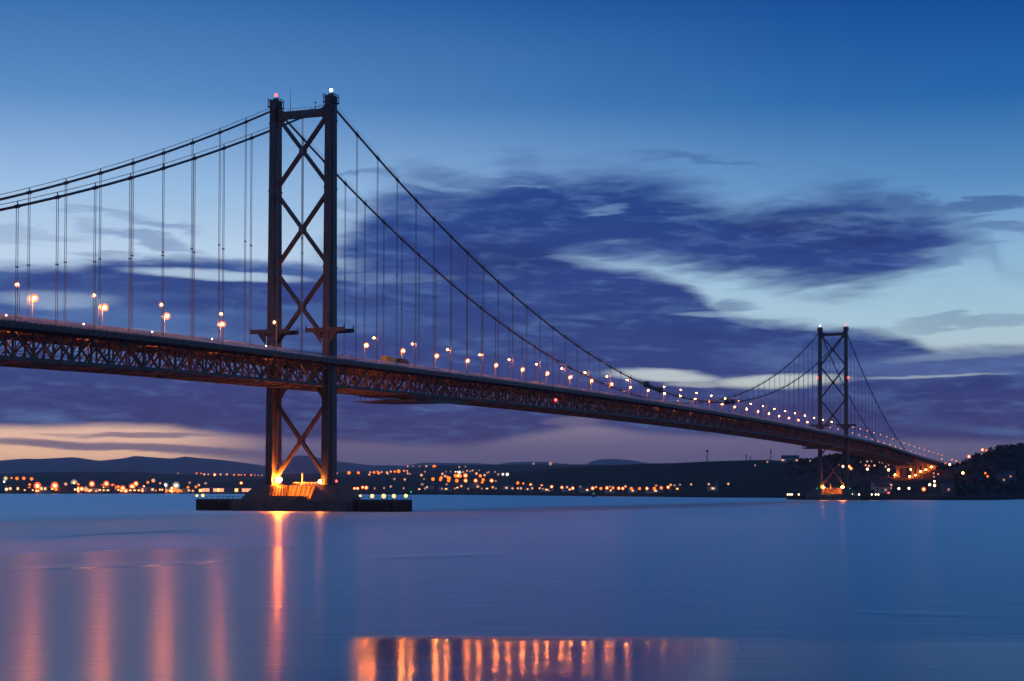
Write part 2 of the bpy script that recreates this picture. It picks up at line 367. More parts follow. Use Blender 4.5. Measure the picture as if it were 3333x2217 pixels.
# ------------------------------------------------------------------ water
def water_mat():
    m = bpy.data.materials.new('estuary_water'); m.use_nodes = True; t = NT(m.node_tree)
    o = t.n('ShaderNodeOutputMaterial'); gl = t.n('ShaderNodeBsdfGlossy', distribution='GGX'); df = t.n('ShaderNodeBsdfDiffuse')
    gl.inputs['Color'].default_value = (.80, .93, 1., 1); mx = t.n('ShaderNodeMixShader'); fr = t.n('ShaderNodeFresnel'); fr.inputs['IOR'].default_value = 1.36
    g2 = t.n('ShaderNodeBsdfGlossy', distribution='GGX'); g2.inputs['Color'].default_value = (.92, .95, 1., 1); g2.inputs['Roughness'].default_value = .175
    m2 = t.n('ShaderNodeMixShader'); t.link(gl.outputs[0], m2.inputs[1]); t.link(g2.outputs[0], m2.inputs[2])
    t.link(t.m('MULTIPLY', fr.outputs[0], .92), mx.inputs[0]); t.link(df.outputs[0], mx.inputs[1]); t.link(m2.outputs[0], mx.inputs[2]); t.link(mx.outputs[0], o.inputs[0])
    g = t.n('ShaderNodeNewGeometry'); s = t.n('ShaderNodeSeparateXYZ'); t.link(g.outputs['Position'], s.inputs[0])
    X = t.m('SUBTRACT', s.outputs[0], CAM[0]); Y = t.m('SUBTRACT', s.outputs[1], CAM[1])
    F = t.m('ADD', t.m('MULTIPLY', X, cy_), t.m('MULTIPLY', Y, sy_))        # metres out from the shore
    R = t.m('ADD', t.m('MULTIPLY', X, sy_), t.m('MULTIPLY', Y, -cy_))       # metres along the shore
    # sheltered, calm water close in on one side; open water further out is smeared by the tide
    nz = t.noise(t.xyz(t.m('MULTIPLY', R, .12), t.m('MULTIPLY', F, .25)), 1., 3.)
    Fn = t.m('ADD', F, t.m('MULTIPLY', t.m('SUBTRACT', nz, .5), 3.))
    calm = t.m('MULTIPLY', t.ss(Fn, 100.5, 95.), t.m('MULTIPLY', t.ss(t.m('DIVIDE', R, F), -.100, -.082), t.ss(t.m('DIVIDE', R, F), .135, .105, .35, 1.)))
    sw = t.noise(t.xyz(t.m('MULTIPLY', R, .012), t.m('MULTIPLY', F, .05)), 1., 4., .6)
    ql = [FR(-60, 1806), FR(500, 1787), FR(820, 1779)]; cf = np.polyfit([b for a, b in ql], [a for a, b in ql], 2)
    edge = t.m('ADD', float(cf[2]), t.m('ADD', t.m('MULTIPLY', R, float(cf[1])), t.m('MULTIPLY', t.m('MULTIPLY', R, R), float(cf[0]))))
    lee = t.m('MULTIPLY', t.ss(t.m('SUBTRACT', F, edge), 2., -3.), t.ss(t.m('DIVIDE', R, F), -.10, -.19))      # smoother patch close in on the left
    rough = t.m('ADD', .41, t.m('MULTIPLY', t.m('SUBTRACT', sw, .5), .10))
    t.link(t.m('MULTIPLY', t.m('ADD', .04, t.m('MULTIPLY', lee, .66)), t.m('SUBTRACT', 1., calm)), m2.inputs[0])
    nd = t.n('ShaderNodeMix', data_type='FLOAT'); t.put(nd.inputs[0], calm); t.put(nd.inputs[2], rough); nd.inputs[3].default_value = .095
    t.link(nd.outputs[0], gl.inputs['Roughness'])
    bc = t.mix(calm, (.02, .10, .16), (.006, .015, .035)); t.link(bc, df.inputs['Color'])
    # ship's wake lines and small ripples
    h = t.m('ADD', t.m('MULTIPLY', t.noise(t.xyz(t.m('MULTIPLY', R, .12), t.m('MULTIPLY', F, .22)), 1., 2., .5), .02), t.m('MULTIPLY', t.m('MULTIPLY', t.noise(t.xyz(t.m('MULTIPLY', R, .05), t.m('MULTIPLY', F, .26)), 1., 4., .6, .6), .085), t.m('SUBTRACT', 1., calm)))
    for (F0, slope, cv, wd, amp, r0, r1) in WAKES:
        line = t.m('ADD', F0, t.m('ADD', t.m('MULTIPLY', R, slope), t.m('MULTIPLY', t.m('MULTIPLY', R, R), cv)))
        d = t.m('DIVIDE', t.m('SUBTRACT', F, line), wd)
        gs = t.m('EXPONENT', t.m('MULTIPLY', t.m('MULTIPLY', d, d), -1.))
        wn = t.m('MULTIPLY', t.ss(R, r0, r0+.3*(r1-r0)), t.ss(R, r1, r1-.45*(r1-r0)))
        h = t.m('ADD', h, t.m('MULTIPLY', t.m('MULTIPLY', gs, wn), amp))
    b = t.n('ShaderNodeBump'); b.inputs['Strength'].default_value = 1.; b.inputs['Distance'].default_value = 1.
    t.link(h, b.inputs['Height'])
    for q in (gl, g2, df, fr): t.link(b.outputs[0], q.inputs['Normal'])
    return m
def FR(px, py):
    q = on_plane(px, py, 2, 0.); X = q[0]-CAM[0]; Y = q[1]-CAM[1]
    return X*cy_+Y*sy_, X*sy_-Y*cy_
WAKES = []
def wake(pts, wd, amp):
    q = [FR(*p_) for p_ in pts]
    A = np.array([[1, r, r*r] for f, r in q]); b_ = np.array([f for f, r in q])
    co = np.linalg.lstsq(A, b_, rcond=None)[0]
    WAKES.append((float(co[0]), float(co[1]), float(co[2]), wd, amp, min(r for f, r in q), max(r for f, r in q)))
wake([(-60, 1854), (300, 1845), (560, 1832), (860, 1822)], 5., .35)

wake([(-60, 1765), (150, 1745), (400, 1735), (760, 1724)], 8., .5)
wake([(1290, 1670), (1700, 1660), (2200, 1647), (2750, 1633)], 45., 6.)
wake([(1150, 1817), (1400, 1810), (1750, 1800)], 6., .22)
wake([(2700, 1990), (3000, 1999), (3333, 2004)], 2., .06)
mb = MB(); mb.v = [(-60000, -60000, 0), (60000, -60000, 0), (60000, 60000, 0), (-60000, 60000, 0)]; mb.f = [(0, 1, 2, 3)]; mb.mi = [0]
M['water'] = water_mat()
tag(mb.build('water', 'water'), kind='structure')

# ------------------------------------------------------------------ terrain
def interp(pts, x): 
    xs, ys = zip(*pts); return float(np.interp(x, xs, ys))
SHORE = [(-900, 1605), (-300, 1606), (20, 1607), (600, 1607), (1500, 1611), (1800, 1614), (2300, 1619.5), (2560, 1621), (2700, 1623), (2850, 1627), (3080, 1628.5), (3250, 1628), (3333, 1625), (3600, 1622), (4300, 1618)]
RIDGE = [(-900, 1572), (-200, 1575), (0, 1571), (300, 1570), (600, 1575), (860, 1560), (1100, 1551), (1250, 1547), (1340, 1545), (1450, 1549), (1560, 1548), (1640, 1540), (1700, 1534), (1780, 1527), (1900, 1518), (2000, 1514), (2100, 1509), (2200, 1507), (2300, 1502), (2400, 1499), (2500, 1497), (2540, 1500), (2600, 1502), (2660, 1500), (2690, 1492), (2720, 1487), (2760, 1488), (2800, 1490), (2900, 1496), (3000, 1512), (3070, 1524), (3100, 1522), (3130, 1510), (3180, 1487), (3220, 1472), (3260, 1457), (3333, 1452), (3500, 1440), (3900, 1430), (4300, 1450)]
RDIST = [(-900, 5200), (0, 4800), (900, 4600), (1500, 4300), (1800, 3600), (2300, 3000), (2700, 2600), (2950, 2450), (3080, 2320), (3200, 2350), (3500, 2500), (4300, 2700)]
MIDR = [(-900, 1545), (0, 1543), (150, 1537), (450, 1535), (520, 1543), (860, 1546), (1100, 1538), (1300, 1530), (1330, 1522), (1420, 1515), (1500, 1514), (1620, 1513), (1720, 1511), (1900, 1512), (2300, 1520), (4300, 1530)]
FARR = [(-900, 1506), (-300, 1502), (0, 1500), (75, 1494), (130, 1495), (240, 1489), (285, 1496), (325, 1501), (370, 1496), (400, 1493), (440, 1485), (500, 1490), (560, 1494), (600, 1487), (650, 1492), (720, 1498), (800, 1508), (860, 1517), (920, 1500), (950, 1487), (983, 1483), (1020, 1488), (1060, 1497), (1100, 1503), (1200, 1515), (1320, 1517), (1345, 1512), (1380, 1507), (1450, 1508), (1550, 1509), (1620, 1513), (1650, 1507), (1690, 1505), (1790, 1504), (1800, 1507), (1850, 1512), (1905, 1514), (1925, 1502), (1960, 1496), (2000, 1495), (2060, 1500), (2110, 1509), (2200, 1514), (2600, 1512), (3100, 1510), (4300, 1505)]
def sh_dist(px):
    q = on_plane(px, interp(SHORE, px), 2, 0.); return math.hypot(q[0]-CAM[0], q[1]-CAM[1])
def hdir(px):
    d = ray(px, 1597.); l = math.hypot(d[0], d[1]); return d[0]/l, d[1]/l
def ridge_h(px, py, dist):
    d = ray(px, py); return CAM[2] + dist*d[2]/math.hypot(d[0], d[1])
def sst(t): t = min(1, max(0, t)); return t*t*(3-2*t)
def fb(x, y, s, o=4): return mnoise.fractal(Vector((x/s, y/s, 3.1)), 1.0, 2.0, o)
def shore_h(px, d):
    d0 = sh_dist(px); d1 = interp(RDIST, px); hr = ridge_h(px, interp(RIDGE, px), d1)
    if d < d0: return -2.
    x, y = hdir(px); X = CAM[0]+x*d; Y = CAM[1]+y*d
    t = (d-d0)/(d1-d0)
    if t <= 1:
        h = 2.5*sst((d-d0)/12.) + (hr-2.5)*(.35*t+.65*sst(t))
        h += fb(X, Y, 160.)*.10*hr*min(1, 4*t)*min(1., 4*(1-t)) + fb(X, Y, 30., 2)*1.2*min(1, 4*t)*(1 if t < .9 else (1-t)*10)
    else:
        h = hr*(1-.5*sst((d-d1)/1500.)) 
    # keep every slope under the skyline
    lim = ridge_h(px, interp(RIDGE, px)+1.5, d) if t < .97 else 1e9
    return max(min(h, lim), .3*sst((d-d0)/12.)*2)
def mid_h(px, d):
    d0, d1 = 4300., 7600.; hr = ridge_h(px, interp(MIDR, px), d1); t = (d-d0)/(d1-d0)
    if t < 0: return -5
    if t <= 1:
        x, y = hdir(px); h = 5+(hr-5)*(.55*t+.45*sst(t)) + fb(CAM[0]+x*d, CAM[1]+y*d, 500.)*8*min(1, 4*t)*(1-t)
        return min(h, ridge_h(px, interp(MIDR, px)+1., d)) if t < .97 else h
    return hr*(1-.6*sst((d-d1)/2500.))
def polar(name, pxs, dists, hf, m, kind='structure'):
    mb = MB(); n = len(dists(pxs[0]))
    for px in pxs:
        x, y = hdir(px)
        for d in dists(px): mb.v.append((CAM[0]+x*d, CAM[1]+y*d, hf(px, d)))
    for i in range(len(pxs)-1):
        for j in range(n-1):
            a = i*n+j; mb.f.append((a, a+n, a+n+1, a+1)); mb.mi.append(0)
    o = mb.build(name, m, smooth=True); tag(o, kind=kind); return o
M['land'] = mat('shore_land_cover', (.02, .022, .018), .95, 0, .5, .02, .1)
M['moor'] = mat('hazy_moor', (.12, .06, .10), .95, 0, .4, .002, .1)  # purple tint puts distance haze into the base colour
def sdist(px):
    d0 = sh_dist(px); d1 = interp(RDIST, px)
    a = [d0-40, d0, d0+6, d0+12] + [d0+12+(d1-d0-12)*(i/26.) for i in range(1, 27)] + [d1+250, d1+700, d1+1600]
    return a
polar('shore_land', [(-900+i*9) for i in range(575)], sdist, shore_h, 'land')
polar('middle_hills', [(-900+i*22) for i in range(237)], lambda px: [4300+3300*i/14. for i in range(15)]+[8600, 10500], mid_h, 'land')
def far_h(px, d):
    d1 = 19500.; hr = ridge_h(px, interp(FARR, px), d1); t = (d-12000.)/(d1-12000.)
    if t <= 1: return max(-3, hr*sst(t)) 
    return hr*(1-.7*sst((d-d1)/5000.))
polar('far_hills', [(-900+i*11) for i in range(474)], lambda px: [12000+7500*i/12. for i in range(13)]+[21500, 25000], far_h, 'moor')

# ------------------------------------------------------------------ the bridge
S = 11.885; L = 1006.; SIDE = 408.; END = 1667.
def cable_z(x):
    if x < 0: t = -x
    elif x > L: t = x-L
    else: return 66.4+3.46e-4*(x-503.)**2
    return 153.94-.4285*t+3.7e-4*t*t
DK = [(-620, 41.), (-408, 48.6), (-306, 51.6), (-200, 54.9), (-100, 57.), (0, 58.2)]
def deck_z(x):           # height of the lit upper edge
    if 0 <= x <= L: return 58.2+3.3*(1-((x-503.)/503.)**2)
    t = -x if x < 0 else x-L
    return float(np.interp(t, [0, 100, 200, 306, 408, 540, 661], [58.2, 57., 54.9, 51.2, 48.3, 45., 42.]))
def sweep(mb, x0, x1, step, prof, dz=0.):
    """sweep a closed y-z outline along the bridge, following the deck line"""
    xs = np.arange(x0, x1-.01, step).tolist()+[x1]; n = len(prof); b = len(mb.v)
    for x in xs:
        z = deck_z(x)+dz
        for y, q in prof: mb.v.append((x, y, z+q))
    for i in range(len(xs)-1):
        for j in range(n):
            mb.f.append((b+i*n+j, b+i*n+(j+1) % n, b+(i+1)*n+(j+1) % n, b+(i+1)*n+j)); mb.mi.append(mb.cur)
    mb.f.append(tuple(b+j for j in range(n))); mb.mi.append(mb.cur)
    mb.f.append(tuple(b+(len(xs)-1)*n+j for j in range(n))[::-1]); mb.mi.append(mb.cur)
def rect(y0, y1, z0, z1): return [(y0, z0), (y1, z0), (y1, z1), (y0, z1)]
bridge = tag(empty('suspension_bridge', (0, 0, 0)), 'long suspension bridge with two steel lattice towers crossing the dusk-lit estuary', 'bridge')
BX0 = -SIDE; P = 9.144
# deck
d = MB()
sweep(d, BX0, END, 18., rect(-10.2, -1.4, -.75, -.1)); sweep(d, BX0, END, 18., rect(1.4, 10.2, -.75, -.1))
for y in (-9.2, -6.6, -4, -2.2, 2.2, 4, 6.6, 9.2): sweep(d, BX0, END, 18., rect(y-.15, y+.15, -1.5, -.755))
d.cur = 1
for s_ in (-1, 1):
    a, b = sorted((s_*12.9, s_*17.0)); sweep(d, BX0, END, 18., rect(a, b, -1.75, -1.45))
    a, b = sorted((s_*16.7, s_*17.05)); sweep(d, BX0, END, 18., rect(a, b, -2.9, -1.2))       # edge girder
    a, b = sorted((s_*12.5, s_*12.85)); sweep(d, BX0, END, 18., rect(a, b, -2.4, -1.3))
x = BX0+P/2
while x < END:
    z = deck_z(x)
    for s_ in (-1, 1):
        d.bar((x, s_*12.3, z-3.1), (x, s_*16.9, z-2.2), .3, .5)
        d.bar((x, s_*12.3, z-1.95), (x, s_*16.9, z-1.9), .3, .25)
    x += P
deck = d.build('deck', ['asphalt', 'steel'], bridge)
for s_ in (-1, 1):
    r = MB()
    for h in (-.35, -.75, -1.1): sweep(r, BX0, END, 18., rect(s_*17.02-.04, s_*17.02+.04, h-.04, h+.04))
    x = BX0
    while x < END: 
        z = deck_z(x); r.box(x-.06, x+.06, s_*17.02-.06, s_*17.02+.06, z-1.5, z-.3); x += 2.286
    tag(r.build('railing', 'rail', deck))
for y in (-10.55, 10.55, -.9, .9):
    r = MB()
    for h in (.28, .68, 1.08):
        pr = [(y+.17*math.cos(t), h+.17*math.sin(t)) for t in [i*math.pi/4 for i in range(8)]]
        sweep(r, BX0, END, 18., pr)
    if abs(y) > 5:                                # added sloping plate, tilted to catch lamp light as a bright edge
        sg = 1 if y > 0 else -1
        sweep(r, BX0, END, 18., [(y+sg*.75, .1), (y+sg*.25, 1.2), (y+sg*.21, 1.2), (y+sg*.71, .1)])
    x = BX0
    while x < END:
        z = deck_z(x); r.box(x-.1, x+.1, y-.1, y+.1, z-.6, z+1.15); x += 4.572
    r.build('crash_barrier', 'rail', deck)
# stiffening trusses
TT, TB = -2.9, -10.9         # chord centre heights under the deck line
npan = int(round((SIDE+L+SIDE)/P)); x0 = -SIDE; PW = (SIDE+L+SIDE)/npan
XS = [x0+PW*i for i in range(npan+1)]
for s_ in (-1, 1):
    t = MB(); y = s_*S
    sweep(t, -SIDE, L+SIDE, PW, rect(y-.45, y+.45, TT-.5, TT+.6)); sweep(t, -SIDE, L+SIDE, PW, rect(y-.45, y+.45, TB-.55, TB+.55))
    for i, x in enumerate(XS):
        z = deck_z(x)
        t.box(x-.22, x+.22, y-.3, y+.3, z+TB+.56, z+TT-.51)
        if i < npan:
            x2 = XS[i+1]; z2 = deck_z(x2)
            a, b = ((x, y, z+TT-.4), (x2, y, z2+TB+.4)) if i % 2 == 0 else ((x, y, z+TB+.4), (x2, y, z2+TT-.4))
            t.bar(a, b, .5, .5)
            t.bar((x+PW/2, y, (z+z2)/2+(TT+TB)/2), (x+PW/2, y, (z+z2)/2+TT-.4), .3, .3)
    t.build('stiffening_truss', 'truss', bridge)
# cross frames between the trusses (every second panel a part, the lighter ones between in the bracing)
def xframe(t, x, heavy=True):
    z = deck_z(x); k = .34 if heavy else .24
    t.box(x-.25, x+.25, -S+.46, S-.46, z-3.0, z-1.55)                       # floor beam
    for s_ in (-1, 1):
        t.bar((x, s_*(S-.5), z+TB+.5), (x, s_*5.9, z-3.0), k, k+.1)
        t.bar((x, s_*5.9, z-3.0), (x, 0, z+TB+.3), k, k+.1)
        t.bar((x, s_*(S-.5), z-5.2), (x, s_*8.9, z-3.), k*.8, k*.8)
        t.bar((x, s_*8.8, z-7.), (x, s_*5.9, z-7.), k*.7, k*.7)
    t.box(x-.22, x+.22, -S+.46, S-.46, z+TB-.35, z+TB+.15)
for i in range(0, npan+1, 2):
    t = MB(); xframe(t, XS[i]); t.build('cross_frame', 'truss', bridge)
t = MB()
for i in range(npan):
    x, x2 = XS[i], XS[i+1]; z, z2 = deck_z(x)+TB-.5, deck_z(x2)+TB-.5
    s_ = 1 if i % 2 else -1
    t.bar((x, -s_*(S-.5), z), (x2, 0, z2), .5, .35); t.bar((x, s_*(S-.5), z), (x2, 0, z2), .5, .35) if i % 2 == 0 else (t.bar((x, 0, z), (x2, S-.5, z2), .5, .35), t.bar((x, 0, z), (x2, -S+.5, z2), .5, .35))
    if i % 2: xframe(t, x, False)
for y in (-5.9, 0., 5.9): sweep(t, -SIDE, L+SIDE, PW, rect(y-.2, y+.2, TB+.2, TB+.55))
sweep(t, -SIDE, L+SIDE, PW, rect(-7.2, -6.0, TB+1.9, TB+2.0))                # inspection walkway
for h in (2.5, 3.): sweep(t, -SIDE, L+SIDE, PW, rect(-7.25, -7.17, TB+h, TB+h+.07))
t.build('bottom_bracing', 'truss', bridge)
k = 0
for xl in [-40-36.27*k for k in range(10)]+[40+36.27*k for k in range(26)]+[L+40+36.27*k for k in range(10)]:  # added lights that warm the truss members; housings hide them from the camera
    t = MB(); z = deck_z(xl)-3.4; x_ = xl+3.
    t.cur = 1; t.ball((x_, -4.2, z), .2, 6, 4)
    t.cur = 0; t.box(x_-.9, x_+.5, -4.75, -4.65, z-.35, z+.4); t.box(x_-.9, x_+.5, -4.64, -3.9, z+.3, z+.4); t.box(x_-1.0, x_-.9, -4.75, -3.9, z-.35, z+.4)
    t.build('truss_fill_light', ['truss', 'trussfill'], bridge)
# viaduct girders beyond the side span
t = MB()
for y in (-9, -3, 3, 9): sweep(t, L+SIDE+.5, END, 14., rect(y-.4, y+.4, -4.6, -1.5))
t.build('viaduct_girder', 'truss', bridge)
# main cables
XC = [k*18.288 for k in range(1, 100)]
HX = [x for x in [-18.288*k for k in range(1, 22)]+[503-18.288*(k+.5) for k in range(-27, 27)]+[L+18.288*k for k in range(1, 22)] if True]
HX = [-22.3-18.288*k+0. for k in range(0, 21)] + [21.9+18.288*k for k in range(0, 53)] + [L+22.3+18.288*k for k in range(0, 20)]
hang = []
for s_ in (-1, 1):
    t = MB(); y = s_*S
    xs = [-395+i*12 for i in range(33)]+[0.]+[L*i/80. for i in range(1, 80)]+[L]+[L+i*12 for i in range(1, 34)]
    xs = sorted(set(round(v, 3) for v in xs if not -0.001 > v > -8))
    t.tube([(x, y, cable_z(x)) for x in xs], .40, 8)
    for x in HX:
        z = cable_z(x)
        if z-deck_z(x) < 1.5: continue
        z2 = cable_z(x+.9); z1 = cable_z(x-.9)
        t.tube([(x-.9, y, z1), (x+.9, y, z2)], .56, 8)
        t.box(x-.12, x+.12, y-.1, y+.1, z+.3, z+1.5)
        hang.append((x, y))
    c = t.build('main_cable', 'cable', bridge)
    t = MB()
    for off in (-.5, .5): t.tube([(x, y+off, cable_z(x)+1.45) for x in xs], .05, 4)
    t.build('hand_rope', 'rope', c)
def hanger_mb(t, x, y):
    z0 = deck_z(x)+TT+.5; z1 = cable_z(x)-.3
    if z1-z0 < 1: return
    for ox in (-.42, .42):
        t.box(x+ox-.065, x+ox+.065, y-.065, y+.065, z0, z1)
    if z1-z0 > 15: t.box(x-.48, x+.48, y-.26, y+.26, z0+(z1-z0)*.5, z0+(z1-z0)*.5+.35)
def seen(x, y):
    dv = np.array([x, y, 0])-np.array(CAM); D = dv@FF
    px = W0/2+FPX*(dv@RR)/D
    return (0 if -20 < px < W0+20 else 1, -(cable_z(x)-deck_z(x))/D)
hang.sort(key=lambda h: seen(*h))
for h in hang[:100]:
    t = MB(); hanger_mb(t, *h); t.build('hanger', 'rope', bridge)
t = MB()
for h in hang[100:]: hanger_mb(t, *h)
tag(t.build('hanger', 'rope', bridge), kind='stuff')

# towers
def tower(X, far):
    t = MB()
    def leghx(z): return 3.75+(2.65-3.75)*(z-9.8)/(155.7-9.8)
    # portal beam at the top with haunches, and a beam below the deck
    t.box(X-1.5, X+1.5, -S+1.4, S-1.4, 149.8, 152.3)
    for s_ in (-1, 1):
        t.prism([(s_*(S-1.4), 147.6), (s_*(S-4.2), 149.79), (s_*(S-1.4), 149.79)], X-1.4, X+1.4, 'x')
        t.prism([(s_*(S-1.4), 154.6), (s_*(S-3.4), 152.31), (s_*(S-1.4), 152.31)], X-1.4, X+1.4, 'x')
    for y in np.arange(-9.5, 9.6, 1.9): t.box(X-1.45, X-1.37, y-.05, y+.05, 152.3, 153.3)
    t.box(X-1.45, X-1.37, -9.5, 9.5, 153.22, 153.3)
    tw = t.build('tower', 'steel', bridge)
    for s_ in (-1, 1):
        y = s_*S; g = MB()
        z0, z1 = 9.8, 155.7
        # three plated boxes: a proud centre box and two set back
        for (a, b, hy) in ((-1, -.36, 1.32), (-.35, .35, 1.62), (.36, 1, 1.32)):
            h0, h1 = leghx(z0), leghx(z1)
            g.quadbox([(X+a*h0, y-hy*1.08, z0), (X+b*h0, y-hy*1.08, z0), (X+b*h0, y+hy*1.08, z0), (X+a*h0, y+hy*1.08, z0),
                       (X+a*h1, y-hy*.9, z1), (X+b*h1, y-hy*.9, z1), (X+b*h1, y+hy*.9, z1), (X+a*h1, y+hy*.9, z1)])
        for z in (24, 42, 62, 92, 122, 148):                                       # splice collars
            h = leghx(z); g.box(X-h-.06, X+h+.06, y-1.5, y+1.5, z-.25, z+.25)
        # saddle housing and rails on top
        g.box(X-2.2, X+2.2, y-1.3, y+1.3, 155.7, 157.1); g.box(X-1.0, X+1.0, y-.7, y+.7, 157.1, 157.9)
        for ax in (-2.6, -1.3, 0, 1.3, 2.6):
            for ay in (-1.9, 1.9): g.box(X+ax-.12, X+ax+.12, y+ay-.12, y+ay+.12, 154.6, 157.6)
        for ay in (-1.9, 1.9): g.box(X-2.7, X+2.7, y+ay-.07, y+ay+.07, 157.5, 157.68); g.box(X-2.7, X+2.7, y+ay-.07, y+ay+.07, 156.6, 156.75)
        g.box(X-2.9, X+2.9, y-2.1, y+2.1, 154.3, 154.6)
        for z in range(14, 150, 4):                                               # ladder rungs / lugs up the back
            g.box(X-leghx(z)-.25, X-leghx(z), y-.3, y-.1, z, z+.12)
        g.build('leg', 'steel', tw)
        # working platform round the leg above the deck
        pf = MB()
        for ex in (-1, 1):
            a, b = sorted((X+ex*leghx(68)+ex*.06, X+ex*(leghx(68)+1.0)))
            pf.box(a, b, y-8.2, y+8.2, 67.3, 68.9)
            pf.box(a+.1, b-.1, y-8.1, y-8.0, 68.9, 70.); pf.box(a+.1, b-.1, y+8.0, y+8.1, 68.9, 70.)
        for k in (-1, 1):
            a, b = sorted((y+k*1.7, y+k*3.2)); pf.box(X-leghx(68)-.02, X+leghx(68)+.02, a, b, 67.5, 68.7)
            pf.prism([(y+k*1.72, 63.), (y+k*5.2, 67.29), (y+k*1.72, 67.29)], X-leghx(65)-.5, X-leghx(65)-.1, 'x')
        pf.build('platform', 'steel', tw)
    # cross bracing
    def xbr(za, zb):
        w_ = 1.15
        for sg in (1, -1):
            q = MB(); q.bar((X-.02*sg, -sg*(S-1.5), za+(zb-za)*.065), (X+.02*sg, sg*(S-1.5), zb-(zb-za)*.065), 1.9 if sg > 0 else 1.86, w_, (1, 0, 0)); 
            # bar(): width is measured along r = d x up, so swap to keep the wide face along the bridge
            q.v = []; q.f = []; q.mi = []
            a = Vector((X, -sg*(S-1.4), za+(zb-za)*.06)); b = Vector((X, sg*(S-1.4), zb-(zb-za)*.06))
            dd = (b-a).normalized(); nrm = Vector((1, 0, 0)).cross(dd).normalized()
            hx = .95 if sg > 0 else .91
            q.quadbox([a-nrm*w_/2-Vector((hx, 0, 0)), a+nrm*w_/2-Vector((hx, 0, 0)), a+nrm*w_/2+Vector((hx, 0, 0)), a-nrm*w_/2+Vector((hx, 0, 0)),
                       b-nrm*w_/2-Vector((hx, 0, 0)), b+nrm*w_/2-Vector((hx, 0, 0)), b+nrm*w_/2+Vector((hx, 0, 0)), b-nrm*w_/2+Vector((hx, 0, 0))])
            if sg > 0:
                zc = (za+zb)/2; q.prism([(-1.35, zc), (0, zc-1.75), (1.35, zc), (0, zc+1.75)], X-1.0, X+1.0, 'x')
            q.build('cross_brace', 'steel', tw)
    xbr(122.2, 151.8); xbr(92., 122.2); xbr(62.4, 92.); xbr(11., 42.2)
    for s_ in (-1, 1):                                     # knees under the truss
        q = MB(); a = Vector((X, s_*(S-1.5), 41.6)); b = Vector((X, s_*5.2, 49.2)); dd = (b-a).normalized(); nrm = Vector((1, 0, 0)).cross(dd).normalized()*.5
        h = Vector((.9, 0, 0)); q.quadbox([a-nrm-h, a+nrm-h, a+nrm+h, a-nrm+h, b-nrm-h, b+nrm-h, b+nrm+h, b-nrm+h]); q.build('cross_brace', 'steel', tw)
    # beacons on the leg tops
    for s_, c_ in ((1, 'red' if not far else 'cool'), (-1, 'cool' if not far else 'red')):
        g = MB(); g.tube([(X, s_*S, 157.9), (X, s_*S, 158.9)], .12, 6); g.cur = 1; g.ball((X, s_*S, 159.3), .62, 10, 6)
        g.build('beacon', ['steel', c_], tw)
    if far:
        for s_, ox in ((1, -3.6), (-1, 3.6)):
            p_ = on_plane(2662 if s_ > 0 else 2760.4, 1229.5, 0, X); g = MB()
            yy = p_[1]; g.tube([(X, yy, p_[2]), (X, s_*(S), p_[2])], .12, 6); g.cur = 1; g.ball((X, yy, p_[2]), .95, 10, 6)
            g.build('beacon', ['steel', 'red'], tw)
    else:
        g = MB(); g.tube([(X, 5.5, 152.3), (X, 5.5, 162.)], [.12, .04], 5); g.build('antenna', 'steel', tw)
        g = MB(); g.tube([(X, -5.2, 152.3), (X, -5.2, 155.)], .1, 5); g.ball((X, -5.2, 155.2), .35); g.build('antenna', 'steel', tw)
    # concrete foundation
    t = MB()
    def frustum(cx, cy, hx0, hy0, z0, hx1, hy1, z1, n=20, sq=3.2):
        rings = []
        for (hx, hy, z) in ((hx0, hy0, z0), (hx1, hy1, z1)):
            rings.append([(cx+hx*abs(math.cos(a))**(2/sq)*math.copysign(1, math.cos(a)), cy+hy*abs(math.sin(a))**(2/sq)*math.copysign(1, math.sin(a)), z) for a in [2*math.pi*i/n for i in range(n)]])
        b = len(t.v); t.v += rings[0]+rings[1]
        for i in range(n): t.f.append((b+i, b+(i+1) % n, b+n+(i+1) % n, b+n+i)); t.mi.append(t.cur)
        t.f.append(tuple(b+n+i for i in range(n))); t.mi.append(t.cur)
    def hump(sg):
        # sloped on the outer side and ends, steep on the inner side facing the trough
        o0, o1, i0 = sg*22.2, sg*17.4, sg*9.4
        sec = [(-1., 1., 22.8, 9.2, 12.2, -3., 2.6)]
        t.quadbox([(X-12.2, i0, -3), (X+12.2, i0, -3), (X+12.2, o0, -3), (X-12.2, o0, -3), (X-12.2, i0, 3.), (X+12.2, i0, 3.), (X+12.2, o0, 3.), (X-12.2, o0, 3.)])
        n = 7
        for k in range(n):       # rounded outer flank built from rising courses
            pass
        t.quadbox([(X-11.4, i0, 3.), (X+11.4, i0, 3.), (X+10.2, o0*.99, 3.), (X-10.2, o0*.99, 3.), (X-6.3, i0, 9.6), (X+7.5, i0, 9.6), (X+5.5, o1, 9.6), (X-4.5, o1, 9.6)])
        t.box(X-5.4, X+5.4, min(i0+sg*.3, sg*14.8), max(i0+sg*.3, sg*14.8), 9.6, 9.85)
        t.quadbox([(X-9, o0, 1.5), (X+9, o0, 1.5), (X+5, o0+sg*3.4, 1.5), (X-5, o0+sg*3.4, 1.5), (X-6, o0, 4.2), (X+6, o0, 4.2), (X+4, o0+sg*1.5, 3.8), (X-4, o0+sg*1.5, 3.8)])
    hump(1); hump(-1)
    t.box(X-11.9, X-11.3, -9.38, 9.38, 4.62, 5.7)  # added lip that keeps the low trough light out of view
    t.box(X-11.8, X+11.8, -9.38, 9.38, -3, 4.6)                      # trough floor
    zt = 9.6
